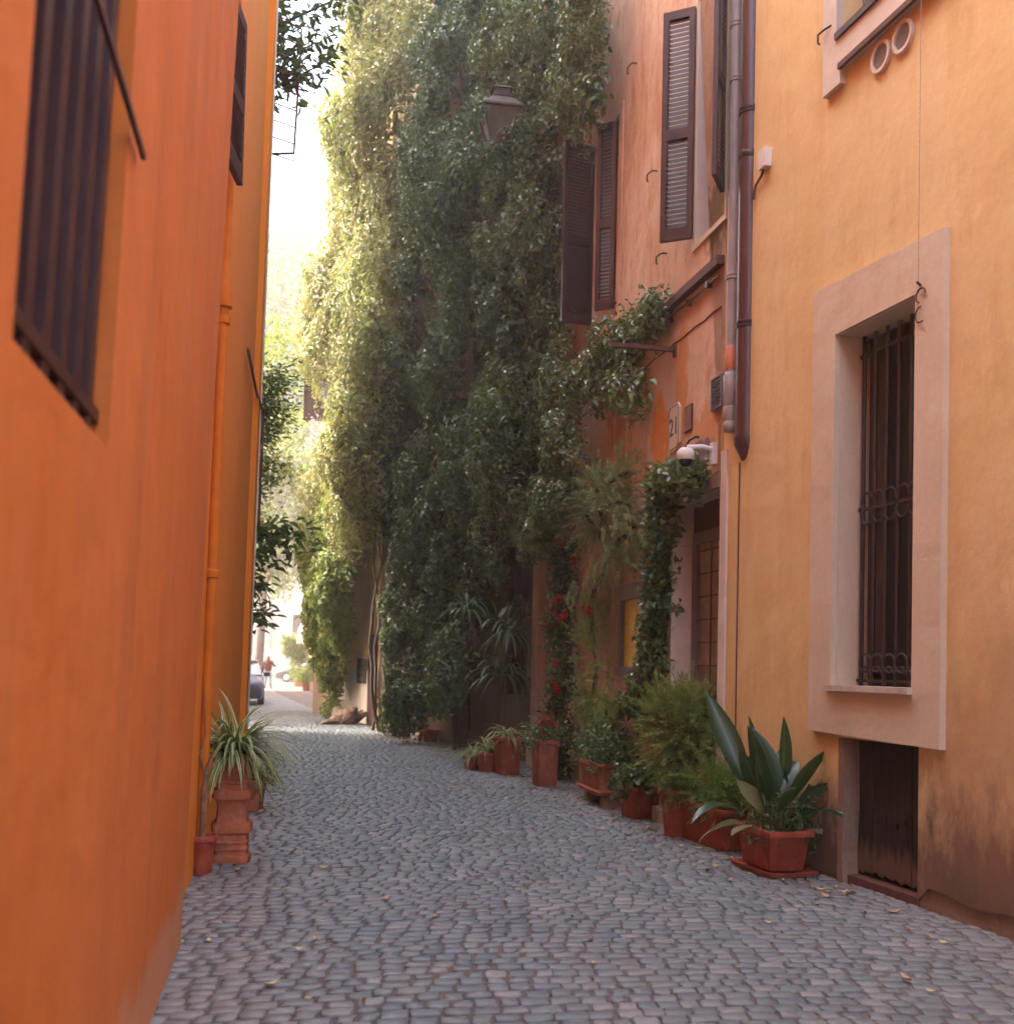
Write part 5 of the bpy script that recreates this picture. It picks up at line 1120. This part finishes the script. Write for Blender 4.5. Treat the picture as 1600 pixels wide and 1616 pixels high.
ed = [(0, 1), (1, 2), (2, 3), (3, 4), (4, 5), (5, 6), (2, 7), (7, 8), (8, 9), (9, 10), (2, 11), (11, 12), (12, 13), (13, 14), (0, 15), (15, 16), (16, 17), (17, 18), (0, 19), (19, 20), (20, 21), (21, 22)]
skin_fig('body', body, ed, M['skin'], P0)
skin_fig('jeans', [(0, 0, .98, .17, .13), (-.10, 0, .84, .10), (-.13, .02, .48, .078), (-.15, -.03, .12, .07), (.10, 0, .84, .10), (.13, .03, .48, .078), (.15, -.01, .12, .07)], [(0, 1), (1, 2), (2, 3), (0, 4), (4, 5), (5, 6)], M['jeans'], P0)
skin_fig('sweater', [(0, 0, .84, .20, .16), (0, 0, 1.08, .21, .16), (0, 0, 1.32, .22, .15), (0, 0, 1.46, .12, .10), (-.19, 0, 1.38, .075), (-.28, -.02, 1.14, .06), (-.22, .10, 1.0, .05), (.19, 0, 1.38, .075), (.31, .02, 1.14, .06), (.345, .15, 1.22, .05)], [(0, 1), (1, 2), (2, 3), (2, 4), (4, 5), (5, 6), (2, 7), (7, 8), (8, 9)], M['top'], P0)
skin_fig('hair', [(0, -.02, 1.68, .085, .09), (0, -.045, 1.58, .105, .08), (-.01, -.09, 1.42, .11, .05), (-.02, -.11, 1.28, .08, .04)], [(0, 1), (1, 2), (2, 3)], M['hair'], P0)
skin_fig('shoe', [(-.15, -.06, .04, .045), (-.15, .12, .035, .04)], [(0, 1)], M['black'], P0, 1); skin_fig('shoe', [(.15, -.04, .04, .045), (.15, .14, .035, .04)], [(0, 1)], M['black'], P0, 1)
BG = thing('shoulder_bag', 'dark bag slung at the left side of the walking person', 'bag', pp + Vector((-.36, -.02, .85)))
a = MB(); a.lathe([(.10, 0), (.15, .03), (.16, .18), (.12, .32), (.08, .34)], pp + Vector((-.38, -.03, .80)), 16, .5, 1, .6); a.build('pouch', M['bag'], BG, smooth=True)
a = MB(); a.tube([pp + Vector((-.38, -.03, 1.12)), pp + Vector((-.28, -.05, 1.35)), pp + Vector((-.17, -.02, 1.47)), pp + Vector((-.22, .08, 1.36)), pp + Vector((-.36, .03, 1.12))], .015, 5); a.build('strap', M['bag'], BG)

# ------------------------------------------------------------ fallen leaves
lm = MB(); n = 5
for i in range(n):
    t_ = i / (n - 1); w_ = .022 * math.sin(math.pi * (t_ * .9 + .05)); z_ = .004 + .010 * (t_ - .5) ** 2 * 4
    lm.v += [(t_ * .075 - .037, -w_, z_ + .010), (t_ * .075 - .037, 0, z_), (t_ * .075 - .037, w_, z_ + .008)]; lm.t += [0, 0, 0]
for i in range(n - 1):
    for k in range(2): lm.f.append((i * 3 + k, i * 3 + k + 1, i * 3 + k + 4, i * 3 + k + 3))
proto = None; spots = [(325, 1392), (330, 1488), (316, 1404), (463, 1345), (428, 1558), (575, 1582), (487, 1578), (498, 1483), (333, 1403), (1432, 1470), (1487, 1490), (1318, 1402), (1342, 1410), (1210, 1458), (832, 1400), (1428, 1548), (880, 1315), (510, 1372), (1180, 1380), (1300, 1385), (1510, 1460), (412, 1283), (418, 1283)]
pts = [G(*q) for q in spots]
for _ in range(150):
    D = random.uniform(6.5, 22); off = abs(random.gauss(0, .38)) + .12; pts.append(Vector((xr(D) - off - (.25 if D > 8 else 0), D, 0)))
for _ in range(26):
    D = random.uniform(4.5, 14); pts.append(Vector((random.uniform(xl(D) + .1, xr(D)), D, 0)))
DL = []
for k_, colr in enumerate(((.55, .36, .20), (.62, .50, .26), (.26, .11, .06), (.56, .42, .18))): DL.append(simple('dry_leaf_tone_%d' % k_, colr, .7, .35, 60, bump=0))
protos = []
for p_ in pts:
    k_ = random.choice((0, 0, 1, 1, 2, 3))
    if len(protos) < 4:
        k_ = len(protos); o = lm.build('fallen_leaf', DL[k_], loc=(0, 0, 0), smooth='all', fix=False); protos.append(o); tagp(o, 'small dry curled leaf lying on the cobbles', 'leaf', 'fallen leaves on the cobbles')
    else:
        o = protos[k_].copy(); COL.objects.link(o)
    o['label'] = ('small pale brown curled leaf lying on the cobbles', 'small cream coloured dry leaf lying on the cobbles', 'small dark brown dry leaf lying on the cobbles', 'small golden yellow fallen leaf lying on the cobbles')[k_]
    o.location = (p_.x, p_.y, .006); o.rotation_euler = (random.gauss(0, .15), random.gauss(0, .15), random.uniform(0, 6.28)); s_ = random.uniform(.45, 1.0); o.scale = (s_, s_ * random.uniform(.7, 1.3), s_)

# ------------------------------------------------------------ haze
HAZE = .0023
if HAZE:
    hb = MB(); hb.box((0, 100, -1.2), (290, 420, 42.0))
    m = bpy.data.materials.new('haze_air'); m.use_nodes = True; N = m.node_tree.nodes; N.remove(N['Principled BSDF']); v = N.new('ShaderNodeVolumePrincipled')
    v.inputs['Color'].default_value = (1, .95, .88, 1); v.inputs['Density'].default_value = HAZE; v.inputs['Anisotropy'].default_value = .55
    m.node_tree.links.new(v.outputs[0], N['Material Output'].inputs['Volume'])
    ho = hb.build('haze', m); ho['kind'] = 'stuff'
